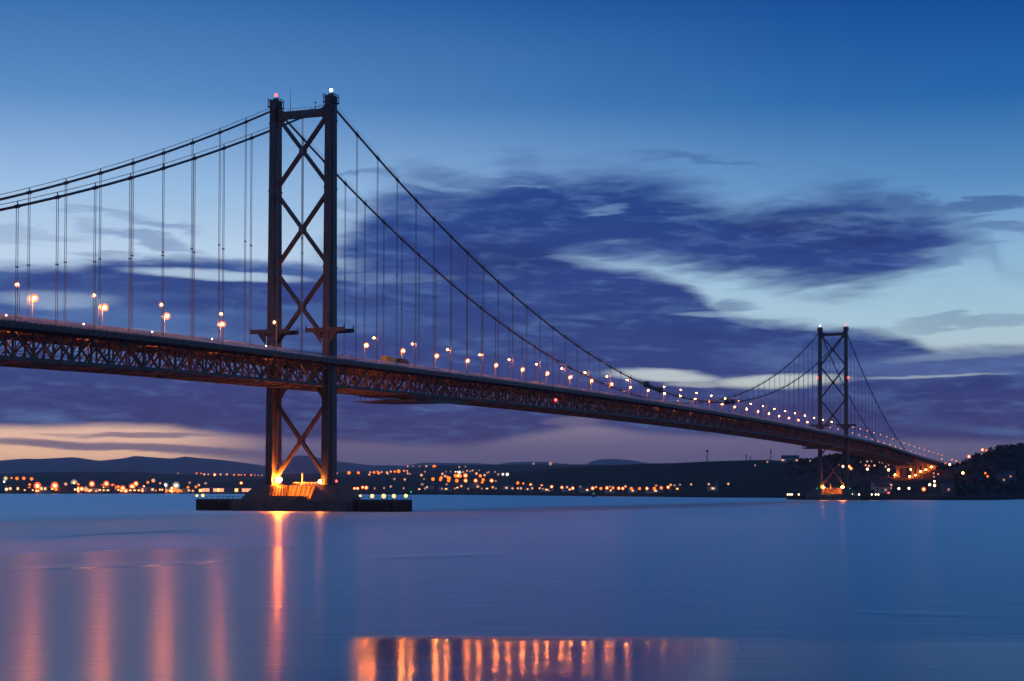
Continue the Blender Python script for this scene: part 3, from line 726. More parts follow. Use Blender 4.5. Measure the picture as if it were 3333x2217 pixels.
    t.quadbox([(X+5.5, -9.38, 4.6), (X+11, -9.38, 4.6), (X+11, 9.38, 4.6), (X+5.5, 9.38, 4.6), (X+8.2, -9.38, zt), (X+10.6, -9.38, zt), (X+10.6, 9.38, zt), (X+8.2, 9.38, zt)])
    for y in np.arange(-8., 8.1, 2.0): t.quadbox([(X+4.9, y-.18, 4.62), (X+7., y-.18, 4.62), (X+7., y+.18, 4.62), (X+4.9, y+.18, 4.62), (X+7.7, y-.18, zt+.1), (X+9., y-.18, zt+.1), (X+9., y+.18, zt+.1), (X+7.7, y+.18, zt+.1)])
    for x_ in np.arange(-9., 7., 2.2): t.quadbox([(X+x_-.15, 8.9, 4.62), (X+x_+.15, 8.9, 4.62), (X+x_+.15, 9.39, 4.62), (X+x_-.15, 9.39, 4.62), (X+x_*.72+.8-.15, 9.0, 9.5), (X+x_*.72+.8+.15, 9.0, 9.5), (X+x_*.72+.8+.15, 9.39, 9.5), (X+x_*.72+.8-.15, 9.39, 9.5)])
    pier = t.build('pier', 'concrete', bridge)
    r = MB()
    for y in np.arange(-8, 8.1, 1.6): r.box(X+8.3, X+8.45, y-.06, y+.06, 9.5, 10.8)
    r.box(X+8.3, X+8.45, -8, 8, 10.7, 10.85); r.box(X+8.3, X+8.45, -8, 8, 10.2, 10.3)
    r.tube([(X+8.9, 4.3, 9.), (X+8.9, 4.3, 14.5)], .35, 6)
    r.build('railing', 'rail', pier)
    # timber and steel fender round the foundation
    for (y0, y1, hx, dz) in ((22.4, 41., 8.2, 0), (-42.6, -26.2, 8.2, .1)):
        f = MB()
        f.box(X-hx, X+hx, y0, y1, 3.3, 4.3+dz); f.box(X-hx+.8, X+hx-.8, y0+.4, y1-.4, -1, 3.29)
        n = int((y1-y0)/1.1)
        for i in range(n+1):
            y = y0+.2+(y1-y0-.4)*i/n
            for ex in (-1, 1): f.tube([(X+ex*(hx-.35), y, -2), (X+ex*(hx-.35), y, 3.3)], .38, 6)
        for i in range(14):
            xx = X-hx+.3+(2*hx-.6)*i/13
            for yy in (y0+.25, y1-.25): f.tube([(xx, yy, -2), (xx, yy, 3.3)], .38, 6)
        for i in range(9):
            y = y0+.3+(y1-y0-.6)*i/8
            for ex in (-1, 1): f.box(X+ex*(hx-.2)-.05, X+ex*(hx-.2)+.05, y-.05, y+.05, 4.3+dz, 5.3+dz)
        for ex in (-1, 1): f.box(X+ex*(hx-.2)-.04, X+ex*(hx-.2)+.04, y0+.3, y1-.3, 5.3+dz, 5.38+dz)
        f.build('fender', 'timber', pier)
    f = MB()
    f.box(X-13.6, X-12.4, -26., 22.2, -1.5, 4.0); f.box(X+12.4, X+13.6, -26., 22.2, -1.5, 4.0)
    f.box(X-12.39, X+12.39, 21., 22.2, -1.5, 3.95); f.box(X-12.39, X+12.39, -26., -24.9, -1.5, 3.95)
    for i in range(12):
        y = -25.2+46.8*i/11
        f.box(X-13.75, X-13.61, y-.25, y+.25, -1.4, 3.9)
    f.build('fender', 'concrete', pier)
    return tw, pier
tower(0., False); tower(L, True)
# viaduct supports on the far shore
def ground(X, Y):
    dx_, dy_ = X-CAM[0], Y-CAM[1]; D = math.hypot(dx_, dy_)
    q = np.array([dx_, dy_, 0.]); Dn = q@FF; px = W0/2+FPX*(q@RR)/Dn
    return shore_h(px, D), px
for X in (1414., 1452., 1492., 1534., 1576., 1618.):
    t = MB(); h, _ = ground(X, 0)
    zt = deck_z(X)-(11.9 if X < 1415 else 4.9)
    for s_ in (-1, 1):
        t.taper(X, s_*8.2, -1, zt-2.2, 2.2 if X < 1415 else 1.5, 2.2, 1.9 if X < 1415 else 1.2, 1.7)
    t.box(X-1.6, X+1.6, -11.5, 11.5, zt-2.2, zt)
    t.build('viaduct_pier', 'concrete', bridge)
t = MB(); X = -408.
for s_ in (-1, 1): t.taper(X, s_*8.2, -2, 35.2, 2.2, 2.4, 1.9, 1.7)
t.box(X-1.8, X+1.8, -11.5, 11.5, 35.2, 37.2); t.build('viaduct_pier', 'concrete', bridge)
t = MB(); t.box(1655, 1700, -17, 17, 8, 39.); t.box(1668, 1760, -15, 15, 36.5, 41.2); t.build('abutment', 'concrete', bridge)

# ------------------------------------------------------------------ things on the bridge
ORD = ['first', 'second', 'third', 'fourth', 'fifth', 'sixth', 'seventh', 'eighth', 'ninth', 'tenth', 'eleventh', 'twelfth', 'thirteenth', 'fourteenth', 'fifteenth', 'sixteenth', 'seventeenth', 'eighteenth', 'nineteenth', 'twentieth',
       'twenty-first', 'twenty-second', 'twenty-third', 'twenty-fourth', 'twenty-fifth', 'twenty-sixth', 'twenty-seventh', 'twenty-eighth', 'twenty-ninth', 'thirtieth']
def nth(i):
    if i < 30: return ORD[i]
    tens = {3: 'thirty', 4: 'forty', 5: 'fifty', 6: 'sixty', 7: 'seventy', 8: 'eighty', 9: 'ninety'}
    n = i+1; h = ''
    if n > 100: h = 'hundred and '; n -= 100
    if n <= 30: return h+ORD[n-1]
    return h+(tens[n//10]+('-'+ORD[n % 10-1] if n % 10 else 'th')).replace('tyth', 'tieth')
def lamp_proto(s_, headmat='sodium', r=.34, arm=1.4, h=10.2, halo_shell='halo_shell', rg=1.0):
    """road lamp: base at z=0, arm reaches over the road"""
    root = empty('street_lamp')
    t = MB(); t.tube([(0, 0, -1.2), (0, 0, h-1.0), (0, -s_*.35, h-.25), (0, -s_*arm, h)], [.16, .10, .09, .07], 6); t.build('pole', 'rail', root)
    t = MB(); t.box(-.35, .35, -s_*arm-.7, -s_*arm+.7, h-.02, h+.22); t.build('lamp_housing', 'dark', root)
    t = MB(); t.ball((0, -s_*arm, h-.45), r, 6, 4, .9); hd = t.build('lamp_head', headmat, root)
    t = MB(); t.ball((0, -s_*arm, h-.45), rg, 14, 8); t.build('halo_shell', halo_shell, root, smooth=True)  # added shell: the lamp's bloom as a glowing shape
    return root
def copy_thing(src, loc):
    r = src.copy(); C.objects.link(r); r.location = loc
    for ch in src.children:
        c = ch.copy(); C.objects.link(c); c.parent = r
    return r
M['sodium_mid'] = glow_mat('sodium_glow_mid', (1., .22, .03), 1150.)
M['sodium_near'] = glow_mat('sodium_glow_span', (1., .20, .024), 1350.)
M['sodium_small'] = glow_mat('sodium_glow_shaded', (1., .22, .03), 2500.)
for s_, side in ((1, 'far'), (-1, 'near')):
    pr = lamp_proto(s_, 'sodium' if s_ > 0 else 'sodium_small', .36 if s_ > 0 else .24, .8, 10.2, 'halo_shell' if s_ > 0 else 'halo_shell_small', 1.22 if s_ > 0 else .8)
    pf_ = lamp_proto(s_, 'peach', .62, .8, 10.2, 'halo_shell_small', .75); pf_first = True
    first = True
    pn_ = lamp_proto(s_, 'sodium_near', .36 if s_ > 0 else .28, .8, 10.2, 'halo_shell' if s_ > 0 else 'halo_shell_small', 1.12 if s_ > 0 else .76); pn_first = True
    pm_ = lamp_proto(s_, 'sodium_mid', .32 if s_ > 0 else .24, .8, 10.2, 'halo_shell' if s_ > 0 else 'halo_shell_small', .95 if s_ > 0 else .66); pm_first = True
    spans = [('left of the near tower', [-40-36.27*k for k in range(10)]), ('right of the near tower', [40+36.27*k for k in range(26)]), ('beyond the distant tower', [L+40+36.27*k for k in range(17)])]
    for where, xs in spans:
        for k, x in enumerate(xs):
            if x < -400: continue
            loc = (x, s_*11.5, deck_z(x)+.15)
            if s_ > 0 and x > L:                       # the far kerb line is dark beyond the tower
                pass
            if x > L:
                o = pf_ if pf_first else copy_thing(pf_, loc); pf_first = False
            elif 0 < x <= 430:
                o = pn_ if pn_first else copy_thing(pn_, loc); pn_first = False
            elif x > 430:
                o = pm_ if pm_first else copy_thing(pm_, loc); pm_first = False
            else:
                o = pr if first else copy_thing(pr, loc); first = False
            o.location = loc
            tag(o, ('bright orange' if s_ > 0 else 'paler')+' street lamp on the bridge\'s '+side+' side, '+nth(k)+' '+where, 'street lamp', 'street lamps along the bridge deck')
# small white lights on the near footway rail
for i, (a, b) in enumerate(((20, 1017), (272, 1043), (495, 1067), (690, 1090), (866, 1111))):
    p_ = on_plane(a, b, 1, -16.9); t = MB(); x = float(p_[0]); z = deck_z(x)-.3
    t.box(x-.06, x+.06, -17., -16.88, z-1., z+.3); t.cur = 1; t.ball((x, -16.94, z+.5), .3, 8, 5)
    tag(t.build('footway_light', ['rail', 'windowcool'], loc=(x, -16.9, z)), 'small pale light on the near footway railing, '+ORD[i]+' from the left edge of the photo', 'light', 'small lights along the footway railing')
# yellow lorry and a few cars on the near carriageway
def vehicle(name, x, y, Lc, Wc, Hc, paint, label, cat, lorry=False, emis=None):
    root = tag(empty(name, (x, y, deck_z(x)-.1)), label, cat, 'vehicles on the bridge')
    b = MB()
    if lorry:
        b.box(-Lc/2, Lc/2-2.3, -Wc/2, Wc/2, .9, Hc); b.prism([(Lc/2-2.2, .7), (Lc/2, .7), (Lc/2, 1.7), (Lc/2-.5, Hc-.5), (Lc/2-2.2, Hc-.5)], -Wc/2+.1, Wc/2-.1)
        b.box(-Lc/2+.2, Lc/2-.3, -Wc/2+.3, Wc/2-.3, .55, .89)
    else:
        b.prism([(-Lc/2, .45), (Lc/2, .45), (Lc/2, .9), (Lc/2-1.1, 1.0), (Lc/2-1.8, Hc), (-Lc/2+.9, Hc), (-Lc/2+.1, 1.0)], -Wc/2, Wc/2)
    b.build('body', paint, root)
    for ex in (-Lc*.32, Lc*.3):
        for ey in (-1, 1):
            q = MB(); q.tube([(ex, ey*(Wc/2-.25), .42), (ex, ey*(Wc/2+.02), .42)], .42, 10); q.build('wheel', 'tyre', root)
    for ey in (-1, 1):
        q = MB(); q.box(Lc/2-.02, Lc/2+.06, ey*Wc*.35-.15, ey*Wc*.35+.15, .7, .95); q.build('headlight', 'windowcool', root)
    g = MB()
    if lorry: g.box(Lc/2-1.9, Lc/2-.7, -Wc/2+.06, -Wc/2+.12, 1.6, 2.3)
    else: g.box(-Lc*.25, Lc*.15, -Wc/2-.02, -Wc/2+.03, 1.02, Hc-.12)
    g.build('window', 'dark', root)
    return root
p_ = on_plane(1266, 1158, 1, -6.5)
vehicle('lorry', float(p_[0]), -6.5, 9.5, 2.5, 3.9, 'van', 'yellow box lorry driving on the bridge just right of the near tower', 'lorry', True)
vehicle('lorry', float(p_[0])+13, -6.5, 8.5, 2.5, 3.7, 'dark', 'dark lorry in front of the yellow lorry on the bridge', 'lorry', True)
for i, (a, b, c_, nm) in enumerate(((1115, 1165, 'dark', 'dark car on the bridge right beside the near tower'), (1140, 1168, 'wall', 'pale car on the bridge between near tower and first lamp'), (1742, 1240, 'van', 'yellow car on the bridge under the seventh lamp from the near tower'))):
    p_ = on_plane(a, b-3, 1, -7.); vehicle('car', float(p_[0]), -7., 4.4, 1.8, 2.1, c_, nm, 'car')
# travelling maintenance gantries slung under the truss
def gantry(x, ln, label, lights=False):
    z = deck_z(x)+TB-.6; root = tag(empty('maintenance_gantry', (x, 0, z)), label, 'gantry', 'gantries hung under the bridge')
    t = MB()
    t.box(0, ln*.35, -13.5, 13.5, -2.6, -2.3); t.box(0, ln*.35, -13.5, -13.3, -1.5, -1.4)
    for xx in np.arange(0, ln*.35+.1, ln*.35/4): 
        for yy in (-13.4, 13.4): t.box(xx-.1, xx+.1, yy-.1, yy+.1, -2.3, .3)
    for k in range(4):
        a = ln*.35/4*k; b = a+ln*.35/4; t.bar((a, -13.4, -2.3), (b, -13.4, .2), .15, .15)
    t.build('cage', 'truss', root)
    t = MB(); t.prism([(ln*.35, -2.4), (ln*.35, -.8), (ln, -.3), (ln*1.05, -.9), (ln*.6, -2.2)], -12.5, 12.5)
    t.build('platform', 'truss', root)
    for yy in (-11.9, 11.9):
        t = MB(); t.box(0, ln, yy-.3, yy+.3, -.3, .1); t.build('rail_beam', 'steel', root)
p_ = on_plane(1342, 1295, 1, -13.); gantry(float(p_[0]), 56., 'maintenance gantry slung under the truss right of the near tower')
p_ = on_plane(2708, 1464, 1, -13.); gantry(float(p_[0]), 22., 'small maintenance gantry slung under the truss at the distant tower')
# inspection cradles clamped round the main cables near mid span
def cradle(px0, px1, s_, label):
    a = float(on_plane(px0, 1270, 1, s_*S)[0]); b = float(on_plane(px1, 1270, 1, s_*S)[0])
    root = tag(empty('cable_cradle', ((a+b)/2, s_*S, cable_z((a+b)/2))), label, 'cradle', 'inspection cradles on the main cables')
    m_ = (a+b)/2
    for q in (a, b):
        t = MB(); z = cable_z(q); t.ball((q-m_, 0, z-cable_z(m_)+.2), 2.0, 10, 6, .9); t.box(q-m_-1.6, q-m_+1.6, -1.5, 1.5, z-cable_z(m_)+1.2, z-cable_z(m_)+2.1); t.build('winch_housing', 'dark', root)
    t = MB(); t.tube([(a-m_, 0, cable_z(a)-cable_z(m_)), (0, 0, 0), (b-m_, 0, cable_z(b)-cable_z(m_))], 1.15, 8); t.build('cover', 'dark', root)
cradle(2103, 2147, -1, 'dark inspection cradle round the near cable close to mid span')
cradle(2365, 2383, -1, 'dark inspection cradle on the near cable to the right of mid span')
# red lamp under the truss
p_ = on_plane(1808.6, 1302, 1, -12.6); t = MB(); x, y, z = map(float, p_)
t.box(x-.1, x+.1, y-.1, y+.7, z-.1, z+.1); t.cur = 1; t.ball((x, y, z), .75, 8, 5)
tag(t.build('navigation_light', ['dark', 'red'], loc=(x, y, z)), 'red navigation light on the side of the truss', 'light')

# floodlights at the foot of each tower
def flood(loc, r, m_, label, aim):
    root = tag(empty('floodlight', loc), label, 'floodlight', 'floodlights at the tower feet')
    t = MB(); t.tube([(0, 0, 0), (0, 0, 1.1)], .12, 6); t.build('stand', 'dark', root)
    t = MB(); t.ball((0, 0, 1.5), r, 10, 6, .9); t.build('lamp_head', m_, root, smooth=True)
    t = MB(); t.box(-.5, .5, aim*(r+.05), aim*(r+.25), .9, 2.1); t.build('housing', 'dark', root)
M['troughfill'] = glow_mat('trough_fill_glow', (1., .21, .02), 6500.)
M['flood2'] = glow_mat('flood_glow_small', (1., .22, .02), 300.)
flood((-1.5, 8.7, 10.2), 1.15, 'flood', 'very bright orange floodlight at the foot of the near tower\'s left leg', 1)
flood((-4.7, -10.7, 9.5), .75, 'flood2', 'orange floodlight at the foot of the near tower\'s right leg', -1)
flood((L-1.5, 8.7, 10.), .85, 'floodfar', 'orange floodlight at the foot of the distant tower\'s left leg', 1)
flood((L-1.5, -8.9, 10.), 1.2, 'floodfar', 'bright orange floodlight at the foot of the distant tower\'s right leg', -1)
flood((L-4., -3., 3.65), .45, 'floodfar', 'low orange floodlight shining on the distant pier wall', 1)
flood((-4.5, -4.2, 3.65), .42, 'troughfill', 'added low orange fill light shining on the near pier wall', 1)  # unseen extra light, added to brighten the trough wall

p_ = on_plane(3072, 1544, 0, 1648.); flood(tuple(map(float, p_)), 1.5, 'floodfar', 'bright orange floodlight on the abutment wall at the bridge\'s far end', -1)
VF = [(1409., 8.2, 4.), (1409., -8.2, 4.), (1447., -8.2, 6.), (1487., -8.2, 9.), (1529., -8.2, 12.), (1571., -8.2, 16.)]
for i_, (a_, b_, c_) in enumerate(VF):
    flood((a_-2., b_+2.6, max(c_, ground(a_, b_)[0]+1.)), .75, 'floodfar', 'orange floodlight at the foot of a viaduct pier, %s counting away from the distant tower' % ORD[i_], 1)

# lamps on the fenders
def small_lamp(px, py, Xp, r, m_, label, cat, group, base_z, name='lamp'):
    p_ = on_plane(px, py, 0, Xp); x, y, z = map(float, p_)
    t = MB(); t.tube([(x, y, base_z), (x, y, z)], .09, 5); t.cur = 1; t.ball((x, y, z), r*.85, 8, 5)
    return tag(t.build(name, ['dark', m_], loc=(x, y, base_z)), label, cat, group)
for i, (px, py, r) in enumerate(((641, 1613.6, .55), (660, 1613, .7), (1173, 1614, .5), (1211.5, 1615, .85), (1249, 1615, .95), (1282, 1615, .85), (1321, 1614, .8))):
    small_lamp(px, py, -6., r, 'yellow', 'yellow lamp on the near pier fender, %s from the left' % ORD[i], 'lamp', 'lamps on the near fender', 4.35, 'fender_lamp')
small_lamp(1095, 1566, -3., .5, 'red', 'red light on the near pier right of the right leg', 'light', None, 9.2, 'navigation_light')
for i, px in enumerate((2564, 2571, 2578, 2600, 2653, 2672.5, 2681, 2688, 2695, 2702, 2710.5, 2774.8, 2796.3, 2837.6, 2850.5, 2859)):
    z_ = 1609.7; small_lamp(px, z_, L-8., .95 if px in (2710.5,) else .75, 'white', 'pale yellow lamp on the distant pier fender, %s from the left' % ORD[i], 'lamp', 'lamps on the distant fender', 4.0 if px < 2800 else 1., 'fender_lamp')
for px, nm in ((2659, 'left'), (2766, 'right')): small_lamp(px, 1590, L-6., .7, 'green', 'green light %s of the distant tower foot' % nm, 'light', None, 3., 'navigation_light')

# ------------------------------------------------------------------ lights and houses on the land
def land_hit(px, py, pole):
    d_ = ray(px, py); k = d_[2]/math.hypot(d_[0], d_[1]); d0 = sh_dist(px); D = d0+10
    while D < 12000:
        H = max(shore_h(px, D), mid_h(px, D)); z = CAM[2]+k*D
        if z-H <= pole: return D, H, max(z, H+2.)
        D *= 1.004
    D = interp(RDIST, px) if py > 1500 or px > 2200 else 7600.
    H = max(shore_h(px, D), mid_h(px, D)); return D, H, CAM[2]+k*D
COL = {'o': 'amber', 'p': 'peach', 'd': 'dimpeach', 'w': 'cool', 'y': 'yellow', 'O': 'bigsodium', 'W': 'white', 'r': 'red', 'g': 'green', 'c': 'windowcool'}
DES = {'o': 'amber', 'p': 'peach-coloured', 'd': 'faint peach-coloured', 'w': 'cool white', 'y': 'yellow', 'O': 'bright orange', 'W': 'warm white', 'r': 'red', 'g': 'green', 'c': 'pale pink'}
LIGHTS = []
def L7(s, ox, oy, k):
    for it in s.split():
        c, a, b, r = it.split(','); LIGHTS.append((ox+float(a)/k, oy+float(b)/k, float(r), c))
L7('y,60,362,3 w,45,397,2 o,125,357,2 o,185,362,2.5 o,260,360,2.5 o,345,367,2.5 c,70,480,2 o,100,472,2.5 O,140,475,3 o,325,430,2 o,320,472,2.5 O,410,443,5 o,455,480,3 p,485,425,2.5 o,535,475,3 O,600,440,5 o,612,478,3 p,720,425,2.5 y,812,410,4.5 o,860,430,2 O,848,475,4 O,895,475,3 y,940,475,3 O,1007,422,4 O,1118,445,2.5 O,1165,420,4 O,1235,448,3.5 O,1345,470,4 O,1448,450,4 O,1490,420,3.6 o,1620,405,2 p,1680,385,3 y,1695,490,2 y,1755,490,2 w,1815,435,3.5 w,1800,470,3 W,1930,440,5 o,1910,490,3 p,1755,415,1.6 d,1950,305,2 o,2060,460,2 p,2080,410,1.6 p,2180,435,2 p,2250,415,1.6', 0, 1450, 3.3686)
L7('o,115,415,2 o,160,415,1.6 p,190,425,2.6 p,228,425,2 O,290,428,3 p,347,425,2.4 p,407,425,2.6 o,475,430,1.8 o,520,430,1.8 o,545,430,1.5 o,580,430,1.5 o,640,432,2 d,675,432,2 d,710,435,2 d,745,435,2 O,545,508,2.4 d,205,510,2 o,35,548,2 d,50,505,2 p,135,525,1.6 p,1462,415,1.5 O,1550,555,2.4 O,1575,553,2.2 O,1632,560,2 O,1662,560,2.2 O,1710,550,2.2 O,1745,553,2.8 d,2015,470,2 p,2115,475,2 p,2275,432,2.2 d,2280,520,2 d,2310,560,2 g,2175,605,1.6', 600, 1400, 2.9475)
L7('o,140,350,2.6 o,260,350,2.2 p,400,372,1.8 p,412,342,1.6 o,460,345,2 o,520,352,2.4 p,500,330,1.6 p,560,340,1.5 p,625,345,2 p,635,360,1.6 p,675,335,1.8 o,725,335,1.8 o,775,330,2.8 o,845,325,2.2 p,885,325,2 p,890,357,1.6 d,920,365,1.6 p,890,268,2 d,960,265,2 d,1040,268,2 p,1130,265,2.4 o,1225,265,3 o,1242,265,2 p,1550,275,2 d,1630,270,2 p,1065,380,2.2 d,1110,335,1.6 o,1215,432,2.8 d,720,430,1.8 d,855,440,2 d,1100,430,1.5 d,1080,498,2 d,1390,498,2 o,1320,415,2.6 o,1310,440,2.2 p,1335,365,2 p,1370,392,2 o,1420,420,3 o,1415,450,2.6 o,1505,387,3 O,1540,387,3 W,1555,345,2.6 o,1520,450,3 o,1565,392,2.6 O,1630,385,3.2 O,1632,450,2.8 p,1650,325,2 p,1720,320,2 d,1600,340,2 p,1690,333,1.6 p,1770,360,2.2 d,1805,318,1.6 o,1820,390,2.6 p,1875,380,2 O,1760,450,2.8 o,1857,440,2.6 o,1846,472,2 O,1965,450,2.8 d,2018,455,1.6 d,1910,350,1.6 d,2050,370,2 w,2110,370,2.2 w,2165,370,2.8 o,2300,480,2.4 p,675,525,1.6 d,590,545,1.8 d,470,550,1.8 d,840,548,1.8 p,1115,552,1.6 d,1330,552,1.6 d,1495,552,1.8 p,1577,520,2 d,1665,555,1.8 p,1790,527,2 d,1840,552,1.6 p,1980,535,2 d,2020,550,1.6 p,2158,543,2 p,2233,550,1.8 p,2300,548,1.8 p,2340,548,2 W,1500,337,1.6 W,1525,337,1.6 d,1380,338,1.6 d,1440,335,1.6 o,1400,405,1.8 d,1930,340,1.5 d,2010,338,1.5', 1100, 1450, 3.93)
L7('o,8,325,1.6 O,72,335,2.2 p,85,365,1.8 p,148,365,1.8 O,165,345,2.2 d,175,370,1.6 O,250,352,2.2 O,337,358,2.2 p,382,355,1.8 O,430,365,2.4 d,495,352,1.6 d,225,385,1.6 O,600,365,2.6 p,628,355,1.8 o,670,367,2.4 O,722,362,2.4 d,747,350,1.6 o,773,362,2.2 O,822,365,2.2 O,857,367,2.2 p,880,350,2 o,930,368,2.4 o,1000,368,2.2 O,1063,367,2.2 o,1127,367,2.4 p,1142,345,1.8 o,1185,362,2.4 O,1243,357,2.2 p,1265,337,2 d,1298,340,1.6 d,1345,335,1.6 p,1440,332,1.6 p,1590,330,1.6 d,1612,365,1.6 d,1640,365,1.4 p,1757,328,1.8 d,2090,140,1.8 d,1985,170,1.4 p,2220,125,1.8 p,2340,128,1.8 d,95,155,3 d,240,155,3', 1700, 1450, 2.62)
L7('p,455,785,1.4 d,945,855,1.2 O,1015,880,2 O,1118,882,2.6 O,1150,915,2.4 p,1425,795,1.7 d,1500,790,1.7 p,1400,860,1.7 p,1455,870,1.9 p,1550,865,2 O,1430,925,1.9 d,1315,805,1.3 d,1635,805,1.8 d,1685,820,1.4 p,1740,885,1.7 d,1790,860,1.4 O,1790,938,2 p,1835,1195,1.6 d,1830,1250,1.4 r,1790,1330,1.2', 2550, 1350, 5.2275)
L7('O,565,628,2 O,1388,682,2 o,1745,685,1.8 o,1780,735,1.8 O,1485,420,2.6 O,1700,312,2.4 o,1763,320,1.8 d,1685,380,1.4 p,1055,460,1.6 p,1215,472,1.7 p,1283,492,1.7 d,1340,515,1.6 O,1180,548,1.8 W,370,930,1.5 W,530,925,1.5 O,765,940,2.6 W,860,868,1.6 p,925,685,1.3 p,928,740,1.2 W,935,815,1.4 O,938,880,1.8 p,995,700,1.4 o,870,480,1.2 o,980,500,1.2 o,1110,530,1.3', 2850, 1400, 4.882)
random.seed(21)
for k in range(46):
    LIGHTS.append((random.uniform(30, 640), random.choice((1600, 1597, 1592, 1586))+random.uniform(-3, 2), random.choice((1.6, 2., 2.4, 3.)), random.choice('oooOOpp')))
LIGHTS.sort()
def reg(px):
    return 'left waterfront' if px < 860 else ('town right of near tower' if px < 1700 else ('shore road under the ridge' if px < 2560 else ('hillside behind distant tower' if px < 2900 else 'right headland')))
cnt = {}; protos = {}
for (px, py, r, c) in LIGHTS:
    pole = 14. if r > 2.2 else 9.
    D, Hh, z = land_hit(px, py, pole)
    x, y = hdir(px); X, Y = CAM[0]+x*D, CAM[1]+y*D
    if px > 2550: r *= .8
    r *= 1.05*min(1.5, max(.8, D/3000.))
    h = z-Hh
    t = MB(); t.tube([(0, 0, -2.), (0, 0, h)], [.22, .14], 5); t.cur = 1
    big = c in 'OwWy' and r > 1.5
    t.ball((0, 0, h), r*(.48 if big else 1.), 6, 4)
    if big: t.cur = 2; t.ball((0, 0, h), r*1.2, 10, 6)  # outer ball stands in for bloom round the lamp
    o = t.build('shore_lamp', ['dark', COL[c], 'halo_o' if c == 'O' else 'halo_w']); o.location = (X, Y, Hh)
    key = (reg(px), c); cnt[key] = cnt.get(key, 0)+1
    size = 'large' if r > 2.6 else 'small'
    tag(o, DES[c]+' lamp on the '+reg(px)+', '+nth(cnt[key]-1)+' such from the left', 'lamp', 'lamps on the '+reg(px))

def house(px, py, wd, dp, hh, m_, label, rot=0., lit=(0, 2), roof=True, nwin=3, name='house', cat='house', wmat='window', group='houses on the far shore', pole=1.):
    D, Hh, z = land_hit(px, py, pole); x, y = hdir(px); X, Y = CAM[0]+x*D, CAM[1]+y*D
    root = tag(empty(name, (X, Y, Hh-1.)), label, cat, group); root.rotation_euler.z = math.atan2(y, x)-math.pi/2+rot
    t = MB(); t.box(-wd/2, wd/2, -dp/2, dp/2, 0, hh+1); t.build('wall', m_, root)
    t = MB()
    if roof: t.prism([(-dp/2-.5, hh+1.003), (dp/2+.5, hh+1.003), (0, hh+1+dp*.42)], -wd/2-.4, wd/2+.4, 'x')
    else: t.box(-wd/2-.3, wd/2+.3, -dp/2-.3, dp/2+.3, hh+1.003, hh+1.6)
    rf = t.build('roof', 'slate', root)
    if roof: t = MB(); t.box(wd/2-2, wd/2-1, -.5, .5, hh+1+dp*.2, hh+2.4+dp*.42); t.build('chimney', m_, rf)
    for i in range(nwin):
        q = MB(); xx = -wd/2+wd*(i+.5)/nwin; ww = wd/nwin*.28
        if name == 'quay_shed': q.box(xx-wd/nwin*.46, xx+wd/nwin*.46, -dp/2-.06, -dp/2-.003, 1+hh*.12, 1+hh*.86)
        else: q.box(xx-ww, xx+ww, -dp/2-.06, -dp/2-.003, 1+hh*.35, 1+hh*.72)
        q.build('window', (wmat if wmat != 'windowcool' else random.choice(('windowcool', 'windowcool', 'windowshed', 'windowshed') if i > 10 else ('windowshed', 'window', 'windowshed', 'wallred'))) if i in lit else 'dark', root)
    return root
# long lit shed and quay buildings left of the near tower
house(752, 1601, 96, 22, 7.5, 'wall', 'long brightly lit quay shed just left of the near pier', 0, tuple(range(16)), False, 16, 'quay_shed', 'shed', 'windowcool', 'quay buildings')
house(680, 1601, 34, 16, 6.5, 'wallred', 'low orange-lit quay building left of the long shed', 0, (0, 1, 2, 3, 4), False, 5, 'quay_shed', 'shed', 'window', 'quay buildings')
random.seed(11)
hx = [(40, 1600), (95, 1601), (140, 1602), (175, 1598), (220, 1601), (262, 1599), (305, 1600), (345, 1602), (395, 1599), (430, 1601), (478, 1600), (520, 1602), (560, 1600), (600, 1601)]
for i, (a, b) in enumerate(hx):
    wd = random.choice((16, 22, 28)); hh = random.choice((6, 8, 10))
    house(a, b, wd, 12, hh, random.choice(('wall', 'wallred')), 'waterfront building on the left shore, '+ORD[i]+' from the left edge', random.uniform(-.3, .3), tuple(j for j in range(4) if random.random() < .5), random.random() < .6, 4, 'waterfront_building', 'building', 'window', 'waterfront buildings on the left shore')
for i, (a, b) in enumerate(((1350, 1596), (1400, 1590), (1450, 1596), (1500, 1592), (1545, 1588), (1600, 1594), (1650, 1592), (1720, 1596), (1780, 1598), (1850, 1598), (1905, 1600), (1985, 1602), (2060, 1602), (2130, 1602), (2200, 1598), (2320, 1596))):
    house(a, b, random.choice((12, 16, 20)), 9, random.choice((5, 6)), random.choice(('wall', 'wallred')), 'small house on the far shore right of the near pier, '+ORD[i]+' from the left', random.uniform(-.5, .5), (random.randint(0, 2),), True, 3)
for i, (a, b, c_) in enumerate(((2855, 1590, 'wall'), (2868, 1600, 'wall'), (2886, 1586, 'wallred'), (2880, 1603, 'wall'), (3265, 1570, 'wall'), (3287, 1560, 'wall'), (3085, 1602, 'wall'))):
    house(a, b, 11, 8, 6, 'walldark' if a > 3000 else c_, ('house at the water\'s edge between the distant tower and the viaduct, ' if a < 2900 else 'pale house on the right headland, ')+ORD[i if a < 2900 else i-4]+' from the left' if a != 3085 else 'low pale building on the shore under the viaduct end', .2, (1,), True, 3, wmat='dimpeach')
house(2572, 1500, 26, 12, 5, 'wall', 'arched hall on the skyline left of the distant tower', 0, (0, 3), True, 4, 'hilltop_hall', 'building', 'dimpeach', None, 2.)

